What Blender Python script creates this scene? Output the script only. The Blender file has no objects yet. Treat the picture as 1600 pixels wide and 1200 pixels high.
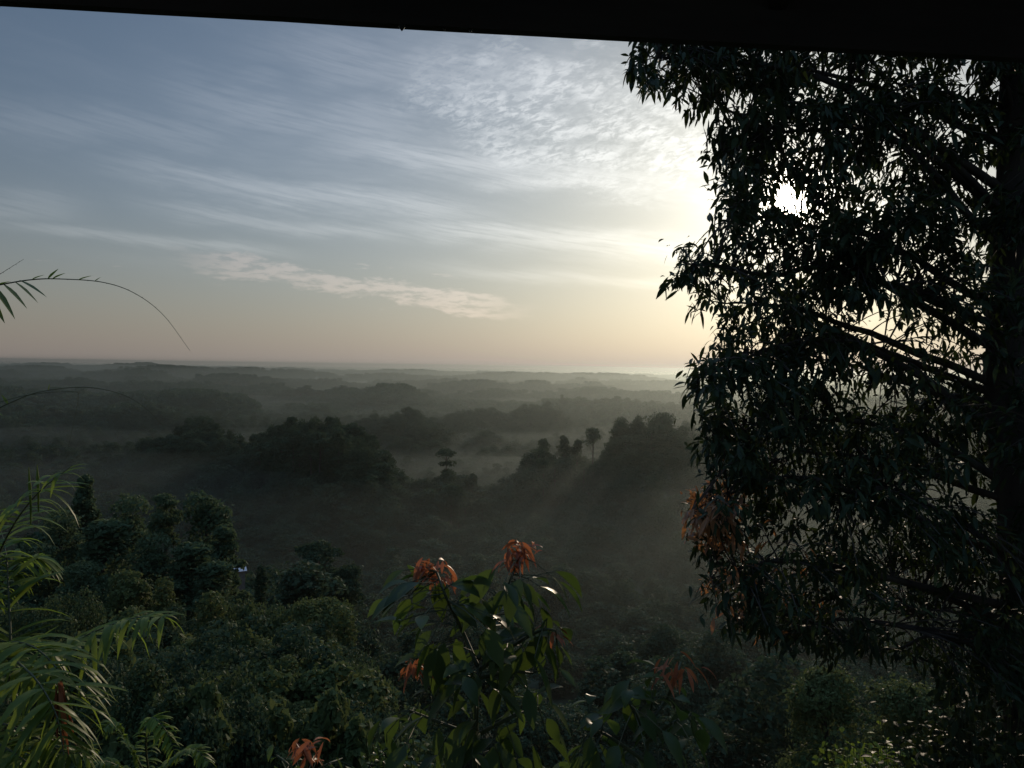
import bpy, math, random
import numpy as np
from mathutils import Vector, Matrix

# ---------------------------------------------------------------- camera, sky, sun, exposure
FPX = 1232.0                 # focal length in pixels of the 1600 px wide photograph
CAM_Z = 110.0                # height above the valley floor
PITCH = math.radians(-1.25)
ROLL = math.radians(0.85)
scene = bpy.context.scene
COL = scene.collection
CAM = np.array([0.0, 0.0, CAM_Z])
_f = np.array([0, math.cos(PITCH), math.sin(PITCH)])
_r0 = np.array([1.0, 0, 0])
_u0 = np.cross(_r0, _f)
_r = _r0 * math.cos(ROLL) - _u0 * math.sin(ROLL) * -1.0
_u = _u0 * math.cos(ROLL) - _r0 * math.sin(ROLL)

def P(px, py, d):
    """world point seen at photo pixel (px, py), d metres ahead"""
    return CAM + (_f + _r * ((px - 800) / FPX) + _u * ((600 - py) / FPX)) * d

def proj(p):
    p = np.atleast_2d(p) - CAM
    z = p @ _f
    return 800 + FPX * (p @ _r) / z, 600 - FPX * (p @ _u) / z

def azel(px, py):
    v = P(px, py, 1.0) - CAM
    v = v / np.linalg.norm(v)
    return math.degrees(math.atan2(v[0], v[1])), math.degrees(math.asin(v[2]))

cam_data = bpy.data.cameras.new('camera')
cam = bpy.data.objects.new('camera', cam_data)
COL.objects.link(cam)
m = Matrix(((_r[0], _u[0], -_f[0], CAM[0]), (_r[1], _u[1], -_f[1], CAM[1]), (_r[2], _u[2], -_f[2], CAM[2]), (0, 0, 0, 1)))
cam.matrix_world = m
cam_data.sensor_width = 36.0
cam_data.lens = 36.0 * FPX / 1600.0
cam_data.clip_start = 0.05
cam_data.clip_end = 120000.0
scene.camera = cam

SUN_AZ, SUN_EL = azel(1235, 312)
SUN_STRENGTH = 4.8
SKY_STRENGTH = 0.12
EXPOSURE = -1.24
HAZE_DENSITY = 0.95e-4
MIST_DENSITY = 5.5e-4
BANK_DENSITY = 1.8e-4
GAP_MIST_DENSITY = 1.25e-3
FRONT_MIST_DENSITY = 1.02e-3
HAZE_G = 0.78
sd = Vector((math.sin(math.radians(SUN_AZ)) * math.cos(math.radians(SUN_EL)),
             math.cos(math.radians(SUN_AZ)) * math.cos(math.radians(SUN_EL)), math.sin(math.radians(SUN_EL))))
lamp = bpy.data.lights.new('sun', 'SUN')
lamp.energy = SUN_STRENGTH
lamp.angle = math.radians(0.5)
lamp.color = (1.0, 0.80, 0.60)
sun = bpy.data.objects.new('sun', lamp)
COL.objects.link(sun)
sun.rotation_mode = 'QUATERNION'
sun.rotation_quaternion = sd.to_track_quat('Z', 'Y')
sun.location = (sd * 60.0) + Vector((0, 0, 110))

scene.view_settings.view_transform = 'Standard'
scene.view_settings.look = 'None'
scene.view_settings.exposure = EXPOSURE
scene.view_settings.gamma = 1.0
scene.view_settings.use_curve_mapping = False

class N:
    """tiny arithmetic wrapper over node sockets"""
    def __init__(s, nt, sock): s.nt, s.sock = nt, sock
    def _op(s, op, *args):
        n = s.nt.nodes.new('ShaderNodeMath'); n.operation = op
        for i, a in enumerate((s,) + args):
            if isinstance(a, N): s.nt.links.new(a.sock, n.inputs[i])
            else: n.inputs[i].default_value = a
        return N(s.nt, n.outputs[0])
    def __add__(s, o): return s._op('ADD', o)
    def __radd__(s, o): return s._op('ADD', o)
    def __sub__(s, o): return s._op('SUBTRACT', o)
    def __rsub__(s, o): return (s * -1.0) + o
    def __mul__(s, o): return s._op('MULTIPLY', o)
    def __rmul__(s, o): return s._op('MULTIPLY', o)
    def __truediv__(s, o): return s._op('DIVIDE', o)
    def exp(s): return s._op('EXPONENT')
    def abs(s): return s._op('ABSOLUTE')
    def pow(s, o): return s._op('POWER', o)
    def max(s, o): return s._op('MAXIMUM', o)
    def min(s, o): return s._op('MINIMUM', o)
    def step(s, a, b):
        n = s.nt.nodes.new('ShaderNodeMapRange'); n.interpolation_type = 'SMOOTHSTEP'
        s.nt.links.new(s.sock, n.inputs[0])
        n.inputs[1].default_value = a; n.inputs[2].default_value = b
        n.inputs[3].default_value = 0.0; n.inputs[4].default_value = 1.0
        return N(s.nt, n.outputs[0])

def combine(nt, x, y, z=0.0):
    n = nt.nodes.new('ShaderNodeCombineXYZ')
    for i, a in enumerate((x, y, z)):
        if isinstance(a, N): nt.links.new(a.sock, n.inputs[i])
        else: n.inputs[i].default_value = a
    return n.outputs[0]

def noise(nt, vec, scale, detail=6.0, rough=0.55, dist=0.0):
    n = nt.nodes.new('ShaderNodeTexNoise'); n.noise_dimensions = '3D'
    n.inputs['Scale'].default_value = scale; n.inputs['Detail'].default_value = detail
    n.inputs['Roughness'].default_value = rough; n.inputs['Distortion'].default_value = dist
    nt.links.new(vec, n.inputs['Vector'])
    return N(nt, n.outputs[0])

def mixc(nt, fac, a, b, mode='MIX'):
    n = nt.nodes.new('ShaderNodeMix'); n.data_type = 'RGBA'; n.blend_type = mode
    for i, v in ((0, fac), (6, a), (7, b)):
        if isinstance(v, N): nt.links.new(v.sock, n.inputs[i])
        elif isinstance(v, bpy.types.NodeSocket): nt.links.new(v, n.inputs[i])
        elif i == 0: n.inputs[0].default_value = v
        else: n.inputs[i].default_value = tuple(v) + (1.0,)
    return n.outputs[2]

def scalec(nt, col, k):
    """colour (socket or tuple) times scalar N"""
    n = nt.nodes.new('ShaderNodeVectorMath'); n.operation = 'SCALE'
    if isinstance(col, bpy.types.NodeSocket): nt.links.new(col, n.inputs[0])
    else: n.inputs[0].default_value = col
    if isinstance(k, N): nt.links.new(k.sock, n.inputs[3])
    else: n.inputs[3].default_value = k
    return n.outputs[0]

def addc(nt, a, b):
    n = nt.nodes.new('ShaderNodeVectorMath'); n.operation = 'ADD'
    nt.links.new(a, n.inputs[0]); nt.links.new(b, n.inputs[1])
    return n.outputs[0]

def build_world():
    w = bpy.data.worlds.new('World'); scene.world = w; w.use_nodes = True
    nt = w.node_tree
    for n in list(nt.nodes): nt.nodes.remove(n)
    out = nt.nodes.new('ShaderNodeOutputWorld')
    bg = nt.nodes.new('ShaderNodeBackground'); bg.inputs[1].default_value = SKY_STRENGTH
    nt.links.new(bg.outputs[0], out.inputs[0])
    sky = nt.nodes.new('ShaderNodeTexSky'); sky.sky_type = 'NISHITA'; sky.sun_disc = False
    sky.sun_elevation = math.radians(SUN_EL); sky.sun_rotation = math.radians(SUN_AZ)
    sky.altitude = 150.0; sky.air_density = 1.0; sky.dust_density = 1.0; sky.ozone_density = 1.0
    tc = nt.nodes.new('ShaderNodeTexCoord')
    sep = nt.nodes.new('ShaderNodeSeparateXYZ'); nt.links.new(tc.outputs['Generated'], sep.inputs[0])
    X, Y, Z = (N(nt, sep.outputs[i]) for i in range(3))
    D = 57.29578
    E = Z._op('ARCSINE') * D
    A = X._op('ARCTAN2', Y) * D
    dot = nt.nodes.new('ShaderNodeVectorMath'); dot.operation = 'DOT_PRODUCT'
    nt.links.new(tc.outputs['Generated'], dot.inputs[0]); dot.inputs[1].default_value = tuple(sd)
    TH = N(nt, dot.outputs['Value']).min(1.0)._op('ARCCOSINE') * D          # degrees from the sun
    Ep = E.max(0.0)
    # clear air, plus the low warm haze band and the bright ring of thin cloud round the sun
    base = scalec(nt, sky.outputs[0], 1.0)
    base = mixc(nt, 1.0, base, (0.82, 1.0, 1.20), 'MULTIPLY')
    low = (Ep * (-1 / 8.5)).exp()
    wide = (TH * (-1 / 17.0)).exp()
    ring = (TH * (-1 / 3.3)).exp()
    core = (TH * (-1 / 0.65)).exp()
    warm = scalec(nt, (1.0, 0.86, 0.79), wide * 12.5 + 4.3)
    base = mixc(nt, low * 0.96, base, warm)
    base = addc(nt, base, scalec(nt, (1.0, 0.97, 0.92), wide * 4.0))
    base = addc(nt, base, scalec(nt, (1.0, 0.97, 0.93), ring * 26.0))
    SOFT = 1.0 - ((TH * (1 / 17.0)).pow(2.0) * -1.0).exp() * 0.27       # the veil thins the glare round the sun
    # high cirrus streaks, running slightly down towards the sun
    V = E + A * 0.15
    wv = noise(nt, combine(nt, A, E), 0.12, 3.0, 0.5)
    st = noise(nt, combine(nt, A * 0.035, V * 0.30 + wv * 0.9, 3.7), 1.0, 7.0, 0.62)
    st2 = noise(nt, combine(nt, A * 0.10, V * 1.3 + wv * 1.3, 9.1), 1.0, 6.0, 0.6)
    cir = st.step(0.45, 0.72) * (st2.step(0.25, 0.75) * 0.6 + 0.4) * 0.5
    cir = cir * Ep.step(4.0, 8.5) * ((A + 34.0).step(0.0, 22.0) * 0.65 + 0.35)
    fine = noise(nt, combine(nt, A * 0.22, V * 3.4 + wv * 1.5, 4.9), 1.0, 8.0, 0.66)
    soft = noise(nt, combine(nt, A * 0.16, E * 0.5, 12.3), 1.0, 4.0, 0.55)
    for (x0, y0, x1, y1, sw, k) in ((120, 250, 780, 338, 0.75, 0.75), (430, 212, 1090, 285, 0.85, 0.85), (540, 345, 1180, 392, 0.65, 0.75), (180, 312, 660, 372, 0.5, 0.6), (-60, 343, 470, 396, 0.32, 0.6),
                                   (200, 120, 700, 225, 1.3, 0.45), (330, 55, 960, 120, 1.6, 0.4), (-150, 165, 420, 215, 1.0, 0.35), (620, 418, 1200, 446, 0.4, 0.4), (1000, 300, 1700, 330, 0.9, 0.7), (-300, 300, 150, 330, 0.7, 0.4)):
        aa, ee = azel(x0, y0); ab, eb = azel(x1, y1)
        t_ = (A - aa) * (1.0 / (ab - aa))
        sw = sw * 1.25
        d_ = (E - (t_ * (eb - ee) + ee) + (soft - 0.5) * (3.2 * sw)) * (1.0 / sw)
        v_ = (d_ * d_ * -1.0).exp() * t_.step(-0.08, 0.35) * (1.0 - t_.step(0.72, 1.1)) * (fine.step(0.26, 0.62) * 0.7 + 0.3) * min(1.0, k * 1.3)
        cir = cir.max(v_)
    # rippled patch of mackerel cloud
    a0, e0 = azel(890, 190)
    wp = noise(nt, combine(nt, A, E, 5.5), 0.22, 5.0, 0.6)
    wp2 = noise(nt, combine(nt, A * 0.5, V * 2.0, 8.5), 0.5, 6.0, 0.65)
    dx = (A - a0) * (1 / 13.5) + (wp - 0.5) * 0.8 + (wp2 - 0.5) * 0.7
    dy = (E - e0 + (A - a0) * 0.16) * (1 / 5.2) + (wp - 0.5) * 1.2 + (wp2 - 0.5) * 1.3
    pm = 1.0 - (dx * dx + dy * dy).step(0.25, 1.05)
    rp = noise(nt, combine(nt, A * 0.8 + E * 0.55, E * 2.3 - A * 0.75, 1.2), 1.15, 8.0, 0.66, 0.5)
    rp2 = noise(nt, combine(nt, A * 0.35, E * 0.8, 6.2), 1.0, 5.0, 0.6)
    mack = pm * (rp.step(0.38, 0.60) * 0.82 + 0.18) * (rp2.step(0.28, 0.6) * 0.7 + 0.3)
    # thin low strip of broken cloud
    a1, e1 = azel(560, 448)
    t = (A - a1) * (1 / 13.0)
    ln = noise(nt, combine(nt, A * 0.30, E * 0.9, 2.2), 1.0, 7.0, 0.62)
    off = (E - (t * -1.55 + e1)) * (1 / 0.95) + (ln - 0.5) * 3.2
    strip = (1.0 - (off.abs()).step(0.45, 0.95)) * (1.0 - t.abs().step(0.55, 1.05))
    ln2 = noise(nt, combine(nt, A * 0.8, E * 3.2, 7.2), 1.0, 6.0, 0.6)
    strip = strip * (ln2.step(0.34, 0.58) * 0.85 + 0.15)
    puff = noise(nt, combine(nt, A * 0.45, E * 2.0, 4.4), 1.0, 6.0, 0.6).step(0.60, 0.72)
    a2, e2 = azel(430, 425)
    pz = (1.0 - ((E - e2) * (1 / 1.3)).abs().step(0.3, 1.0)) * (1.0 - ((A - a2) * (1 / 18.0)).abs().step(0.5, 1.0))
    strip = strip.max(puff * pz * 0.8)
    lit = addc(nt, scalec(nt, base, 1.06), scalec(nt, (1.0, 0.95, 0.91), wide * 8.0 + 1.5))
    lit2 = addc(nt, scalec(nt, base, 1.0), scalec(nt, (1.0, 0.72, 0.62), wide * 9.0 + 2.2))
    bright = addc(nt, scalec(nt, base, 1.0), scalec(nt, (1.0, 0.98, 0.95), (wide * 14.0 + 1.6) * (rp2.step(0.3, 0.7) * 0.5 + 0.7)))
    c = mixc(nt, cir, base, lit)
    c = mixc(nt, mack * 0.96, c, bright)
    c = mixc(nt, strip * 0.9, c, lit2)
    c = scalec(nt, c, SOFT)
    c = addc(nt, c, scalec(nt, (1.0, 0.90, 0.72), core * 900.0))
    # unseen upper sky brightened, added fill light for the dark foreground
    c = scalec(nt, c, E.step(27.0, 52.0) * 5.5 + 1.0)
    # below the horizon: the same dim warm haze as just above it
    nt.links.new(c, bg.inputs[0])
    w.cycles.sampling_method = 'MANUAL'
    w.cycles.sample_map_resolution = 2048
build_world()
scene.cycles.use_denoising = True
scene.cycles.max_bounces = 8
scene.cycles.diffuse_bounces = 3
scene.cycles.transmission_bounces = 6
scene.cycles.volume_bounces = 0
scene.cycles.sample_clamp_indirect = 8.0
# ---------------------------------------------------------------- small helpers
def hash01(ix, iy, seed):
    h = (ix.astype(np.int64) * 374761393 + iy.astype(np.int64) * 668265263 + seed * 974634777) & 0x7fffffff
    h = ((h ^ (h >> 13)) * 1274126177) & 0x7fffffff
    h = h ^ (h >> 16)
    return (h & 0xffff) / 65535.0

def vnoise(x, y, seed=0):
    x = np.asarray(x, float); y = np.asarray(y, float)
    ix = np.floor(x); iy = np.floor(y)
    fx = x - ix; fy = y - iy
    fx = fx * fx * (3 - 2 * fx); fy = fy * fy * (3 - 2 * fy)
    ix = ix.astype(np.int64); iy = iy.astype(np.int64)
    a = hash01(ix, iy, seed); b = hash01(ix + 1, iy, seed); c = hash01(ix, iy + 1, seed); d = hash01(ix + 1, iy + 1, seed)
    return (a * (1 - fx) + b * fx) * (1 - fy) + (c * (1 - fx) + d * fx) * fy - 0.5

def fbm(x, y, seed=0, octs=4):
    v = 0; a = 1.0
    for i in range(octs):
        v = v + a * vnoise(x * 2 ** i, y * 2 ** i, seed + i * 17); a *= 0.5
    return v

def mesh_np(name, verts, quads, mat, parent=None, tint=None, smooth=False, link=True):
    verts = np.asarray(verts, np.float32).reshape(-1, 3); quads = np.asarray(quads, np.int32)
    k = quads.shape[1]
    me = bpy.data.meshes.new(name)
    me.vertices.add(len(verts)); me.vertices.foreach_set('co', verts.ravel())
    me.loops.add(quads.size); me.loops.foreach_set('vertex_index', quads.ravel())
    me.polygons.add(len(quads))
    me.polygons.foreach_set('loop_start', np.arange(0, quads.size, k, dtype=np.int32))
    me.polygons.foreach_set('loop_total', np.full(len(quads), k, np.int32))
    me.polygons.foreach_set('use_smooth', np.full(len(quads), smooth, bool))
    me.update(calc_edges=True)
    if tint is not None:
        at = me.attributes.new('tint', 'FLOAT', 'POINT'); at.data.foreach_set('value', np.asarray(tint, np.float32))
    me.materials.append(mat)
    o = bpy.data.objects.new(name, me)
    if link: COL.objects.link(o)
    if parent is not None: o.parent = parent
    return o

class MB:
    """collects quads into one mesh"""
    def __init__(s): s.v, s.q, s.t, s.n = [], [], [], 0
    def add(s, v, q, t=0.5):
        v = np.asarray(v, float).reshape(-1, 3); q = np.asarray(q, int)
        s.v.append(v); s.q.append(q + s.n); s.n += len(v)
        s.t.append(np.full(len(v), t) if np.isscalar(t) else np.asarray(t))
    def build(s, name, mat, parent=None, smooth=False):
        return mesh_np(name, np.concatenate(s.v), np.concatenate(s.q), mat, parent, np.concatenate(s.t), smooth)

def tube(pts, radii, sides=6, cap=True):
    pts = np.asarray(pts, float); radii = np.asarray(radii, float)
    n = len(pts); vs = []
    tang = np.gradient(pts, axis=0); tang /= np.linalg.norm(tang, axis=1)[:, None] + 1e-9
    a = np.array([0.31, 0.95, 0.05])
    for i in range(n):
        s1 = np.cross(tang[i], a); s1 /= np.linalg.norm(s1) + 1e-9; s2 = np.cross(tang[i], s1)
        ang = np.arange(sides) * 2 * math.pi / sides
        vs.append(pts[i] + radii[i] * (np.cos(ang)[:, None] * s1 + np.sin(ang)[:, None] * s2))
    q = []
    for i in range(n - 1):
        for j in range(sides):
            q.append((i * sides + j, i * sides + (j + 1) % sides, (i + 1) * sides + (j + 1) % sides, (i + 1) * sides + j))
    return np.concatenate(vs), np.array(q)

def spline(ctrl, n):
    """Catmull-Rom through control points"""
    c = np.asarray(ctrl, float); c = np.vstack([2 * c[0] - c[1], c, 2 * c[-1] - c[-2]])
    out = []
    segs = len(c) - 3
    for t in np.linspace(0, segs - 1e-6, n):
        i = int(t); u = t - i
        p0, p1, p2, p3 = c[i:i + 4]
        out.append(0.5 * (2 * p1 + (p2 - p0) * u + (2 * p0 - 5 * p1 + 4 * p2 - p3) * u * u + (3 * p1 - p0 - 3 * p2 + p3) * u ** 3))
    return np.array(out)

def box_vq(lo, hi):
    (x0, y0, z0), (x1, y1, z1) = lo, hi
    v = [(x0, y0, z0), (x1, y0, z0), (x1, y1, z0), (x0, y1, z0), (x0, y0, z1), (x1, y0, z1), (x1, y1, z1), (x0, y1, z1)]
    return np.array(v, float), np.array([(0, 3, 2, 1), (4, 5, 6, 7), (0, 1, 5, 4), (1, 2, 6, 5), (2, 3, 7, 6), (3, 0, 4, 7)])

def tag(o, label=None, cat=None, group=None, kind=None):
    if label: o['label'] = label
    if cat: o['category'] = cat
    if group: o['group'] = group
    if kind: o['kind'] = kind
    return o

def thing(name, loc, label, cat, group=None):
    o = bpy.data.objects.new(name, None); COL.objects.link(o); o.location = tuple(loc); o.empty_display_size = 0.2
    return tag(o, label, cat, group)

def copy_tree(root):
    r = root.copy(); COL.objects.link(r)
    for ch in root.children:
        c = ch.copy(); COL.objects.link(c); c.parent = r
    return r

# ---------------------------------------------------------------- materials
def mat_leaf(name, dark, light, rough=0.5, trans=0.35, trans_col=None, noise_scale=0.0, spec=0.4):
    m = bpy.data.materials.new(name); m.use_nodes = True; nt = m.node_tree
    b = nt.nodes['Principled BSDF']; out = nt.nodes['Material Output']
    at = nt.nodes.new('ShaderNodeAttribute'); at.attribute_name = 'tint'
    fac = N(nt, at.outputs['Fac'])
    if noise_scale:
        g = nt.nodes.new('ShaderNodeNewGeometry')
        fac = fac * 0.6 + noise(nt, g.outputs['Position'], noise_scale, 4.0, 0.6).step(0.3, 0.7) * 0.4
    col = mixc(nt, fac, dark, light)
    nt.links.new(col, b.inputs['Base Color'])
    b.inputs['Roughness'].default_value = rough
    b.inputs['Specular IOR Level'].default_value = spec
    t = nt.nodes.new('ShaderNodeBsdfTranslucent')
    if trans_col: nt.links.new(mixc(nt, fac, tuple(c * 0.6 for c in trans_col), trans_col), t.inputs[0])
    else: nt.links.new(col, t.inputs[0])
    mx = nt.nodes.new('ShaderNodeMixShader'); mx.inputs[0].default_value = trans
    nt.links.new(b.outputs[0], mx.inputs[1]); nt.links.new(t.outputs[0], mx.inputs[2])
    nt.links.new(mx.outputs[0], out.inputs[0])
    return m

def mat_noise(name, c0, c1, scale, rough=0.85, stretch=(1, 1, 1), bump=0.0, spec=0.3):
    m = bpy.data.materials.new(name); m.use_nodes = True; nt = m.node_tree
    b = nt.nodes['Principled BSDF']
    tc = nt.nodes.new('ShaderNodeTexCoord')
    mp = nt.nodes.new('ShaderNodeMapping'); mp.inputs['Scale'].default_value = stretch
    nt.links.new(tc.outputs['Object'], mp.inputs[0])
    f = noise(nt, mp.outputs[0], scale, 6.0, 0.6)
    nt.links.new(mixc(nt, f.step(0.3, 0.7), c0, c1), b.inputs['Base Color'])
    b.inputs['Roughness'].default_value = rough; b.inputs['Specular IOR Level'].default_value = spec
    if bump:
        bp = nt.nodes.new('ShaderNodeBump'); bp.inputs['Strength'].default_value = bump; bp.inputs['Distance'].default_value = 0.02
        nt.links.new(f.sock, bp.inputs['Height']); nt.links.new(bp.outputs[0], b.inputs['Normal'])
    return m

M_GROUND = mat_noise('forest_soil', (0.020, 0.032, 0.016), (0.045, 0.065, 0.030), 0.06, 0.95)
M_FAR = mat_leaf('far_foliage', (0.035, 0.065, 0.032), (0.070, 0.105, 0.048), 0.8, 0.25, noise_scale=0.02, spec=0.1)
M_CANOPY = mat_leaf('canopy_foliage', (0.032, 0.056, 0.028), (0.060, 0.085, 0.038), 0.8, 0.3, noise_scale=0.08, spec=0.12)
M_CANOPY2 = mat_leaf('olive_foliage', (0.065, 0.095, 0.030), (0.120, 0.135, 0.045), 0.7, 0.35, noise_scale=0.2, spec=0.15)
M_SPUR = mat_leaf('spur_foliage', (0.055, 0.090, 0.042), (0.095, 0.125, 0.055), 0.75, 0.4, noise_scale=0.25, spec=0.12)
M_BUSH = mat_leaf('bush_foliage', (0.042, 0.070, 0.028), (0.085, 0.108, 0.040), 0.65, 0.35, noise_scale=0.5, spec=0.15)
M_BARK = mat_noise('bark', (0.035, 0.026, 0.020), (0.085, 0.068, 0.052), 3.0, 0.9, (1, 1, 0.25), 0.5)
M_PALEBARK = mat_noise('pale_bark', (0.10, 0.09, 0.075), (0.20, 0.18, 0.15), 1.0, 0.85, (1, 1, 0.3), 0.3)

# ---------------------------------------------------------------- terrain
RIDGES = [  # (profile of (px, py) of the tree tops, distance as (px, d) list, depth sigma front/back, tree height)
    # near dark ridge with the gap in it
    ([(-500, 800), (-250, 730), (0, 745), (120, 722), (200, 700), (255, 678), (295, 660), (330, 658), (352, 672), (382, 694), (425, 670), (490, 654), (545, 662), (585, 690), (612, 722),
      (645, 758), (675, 752), (705, 738), (740, 762), (775, 756), (800, 738), (845, 705), (880, 704), (905, 706), (922, 722), (938, 712), (952, 690), (970, 664), (1040, 652), (1070, 672),
      (1100, 696), (1180, 705), (1300, 690), (1450, 720), (1650, 700), (1900, 730)],
     [(-500, 740), (320, 730), (385, 650), (470, 540), (620, 500), (740, 500), (900, 600), (1040, 580), (1300, 640), (1900, 700)], 110, 70, 30),
    # second row
    ([(-500, 690), (0, 676), (250, 680), (450, 680), (540, 664), (600, 652), (645, 646), (690, 662), (720, 690), (760, 672), (800, 690), (850, 706),
      (950, 690), (1100, 668), (1300, 660), (1900, 680)],
     [(-500, 900), (640, 960), (850, 860), (1900, 900)], 110, 90, 22),
    ([(-500, 640), (0, 630), (120, 642), (250, 636), (330, 650), (480, 656), (600, 655), (690, 652), (740, 641), (790, 648), (840, 634), (870, 646), (900, 662), (935, 672), (1000, 668), (1150, 655), (1300, 640), (1900, 650)],
     [(-500, 1150), (840, 1160), (1900, 1150)], 120, 110, 22),
    # third
    ([(-500, 615), (0, 612), (150, 618), (260, 610), (400, 628), (560, 634), (760, 650), (850, 632), (880, 621), (925, 632), (960, 622), (995, 626), (1045, 636), (1110, 640), (1300, 620), (1900, 625)],
     [(-500, 1500), (400, 1480), (880, 1430), (1900, 1450)], 140, 140, 22),
    ([(-500, 605), (0, 605), (95, 592), (130, 587), (190, 603), (300, 612), (345, 612), (400, 622), (450, 615), (485, 606), (535, 608), (580, 611), (618, 600), (640, 610), (670, 628),
      (700, 645), (790, 660), (900, 660), (1110, 660), (1300, 620), (1900, 625)],
     [(-500, 2200), (130, 2300), (600, 1850), (1900, 1900)], 190, 190, 22),
    ([(-500, 600), (0, 600), (120, 606), (240, 594), (330, 602), (500, 614), (690, 614), (730, 607), (790, 606), (840, 612), (930, 607), (1010, 611), (1080, 618), (1300, 612), (1900, 615)],
     [(-500, 2150), (300, 2250), (800, 2150), (1900, 2100)], 200, 200, 20),
    ([(-500, 592), (0, 594), (200, 600), (285, 590), (345, 584), (400, 592), (470, 607), (600, 612), (690, 604), (740, 601), (800, 605), (865, 599), (930, 605), (980, 611), (1095, 612), (1300, 605), (1900, 610)],
     [(-500, 2750), (340, 2900), (860, 2750), (1900, 2700)], 240, 240, 20),
    ([(-500, 582), (0, 584), (120, 580), (330, 585), (470, 596), (560, 599), (660, 593), (760, 596), (900, 594), (1020, 599), (1200, 601), (1900, 606)],
     [(-500, 3500), (250, 3600), (850, 3600), (1900, 3500)], 300, 300, 19),
    ([(-500, 570), (0, 576), (120, 577), (250, 573), (330, 576), (420, 581), (560, 590), (640, 585), (700, 586), (770, 585), (850, 587), (930, 588), (990, 590), (1060, 593), (1200, 595), (1900, 600)],
     [(-500, 4700), (250, 4700), (850, 5000), (1900, 4900)], 400, 400, 18),
    ([(-500, 562), (0, 569), (250, 571), (450, 576), (640, 580), (900, 584), (1100, 587), (1900, 598)],
     [(-500, 7600), (1900, 7600)], 700, 700, 15),
]

def floor_z(x, y):
    r = np.hypot(x, y)
    far = np.clip((r - 1300) / 500, 0, 1)
    low_ridges = np.clip(fbm(x / 700.0 + 3.3, y / 420.0, 33, 4) * 1.6 + 0.05, 0, 0.8) * 24 * far
    return 3 + low_ridges + fbm(x / 420.0, y / 420.0, 5) * np.clip(r / 150.0, 0, 7) + fbm(x / 90.0, y / 90.0, 9, 2) * 2.5

HILL_L = [(0, 4.6), (6, 6.0), (12, 8.6), (20, 12.0), (40, 20.0), (70, 29.5), (110, 40.0), (150, 57.0), (220, 82.0), (320, 101.0), (450, 104.0)]
HILL_R = [(0, 4.6), (4, 5.6), (9, 7.6), (14, 10.5), (30, 24.0), (60, 45.0), (100, 66.0), (160, 88.0), (250, 102.0), (450, 104.0)]
def terrain(x, y):
    x = np.asarray(x, float); y = np.asarray(y, float)
    z0 = floor_z(x, y)
    z = z0.copy()
    px = 800 + FPX * x / np.maximum(y, 1.0)
    fr = (y > 150) & (px > -900) & (px < 2500)
    for prof, dist, wf, wb, th in RIDGES:
        pp = np.array(prof, float); dd = np.array(dist, float)
        d = np.interp(px, dd[:, 0], dd[:, 1]) * (1 + 0.04 * np.sin(px / 61.0))
        py = np.interp(px, pp[:, 0], pp[:, 1])
        dm = dd[:, 1].mean(); jig = np.clip(dm / 1500.0, 0.25, 1)
        py = py - fbm(px / 70.0, px * 0 + dm, 51, 4) * 16.0 * jig * np.clip(2600.0 / dm, 0.15, 1)
        # height of that view ray at distance d
        hc = CAM_Z + d * (_f[2] + _r[2] * (px - 800) / FPX + _u[2] * (600 - py) / FPX) - th
        t = y - d
        w = np.where(t < 0, wf, wb)
        k = np.exp(-(t / w) ** 2)
        zz = z0 + np.maximum(hc - z0, 0) * k
        edge = np.clip((px + 900) / 400, 0, 1) * np.clip((2500 - px) / 400, 0, 1)
        z = np.where(fr, np.maximum(z, z0 + (zz - z0) * edge), z)
    # the hill one stands on, with a spur that runs forward on one side
    r = np.hypot(x, y); az = np.degrees(np.arctan2(x, y))
    s = np.clip((-8.5 - az) / 6.0, 0, 1) * np.clip((az + 75) / 20, 0, 1); s = s * s * (3 - 2 * s)
    hl = np.interp(r, *np.array(HILL_L).T); hr = np.interp(r, *np.array(HILL_R).T)
    drop = hr + (hl - hr) * s
    drop = np.where(np.abs(az) > 90, 4.6 + r * 0.12, drop)
    hill = CAM_Z - drop + fbm(x / 14.0, y / 14.0, 21, 3) * np.clip(r / 20.0, 0, 1) * 1.6
    return np.maximum(z, hill)

def terrain1(x, y): return float(terrain(np.array([x]), np.array([y]))[0])

def build_ground():
    rad = np.concatenate([[0.0], np.geomspace(2.0, 13500.0, 290)])
    # finer directions ahead, coarser behind
    az = np.radians(np.concatenate([np.arange(-60, 60, 0.4), np.arange(60, 300, 4.0)]))
    na = len(az)
    R, A = np.meshgrid(rad, az, indexing='ij')
    x = R * np.sin(A); y = R * np.cos(A)
    z = terrain(x.ravel(), y.ravel()).reshape(x.shape)
    v = np.stack([x, y, z], -1).reshape(-1, 3)
    i = np.arange(len(rad) - 1)[:, None] * na; j = np.arange(na)[None, :]; j2 = (j + 1) % na
    q = np.stack([i + j, i + na + j, i + na + j2, i + j2], -1).reshape(-1, 4)[:, ::-1]
    o = mesh_np('ground', v, q, M_GROUND, smooth=True)
    tag(o, 'dark rolling ground under the rainforest', 'ground', kind='structure')
build_ground()

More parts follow.
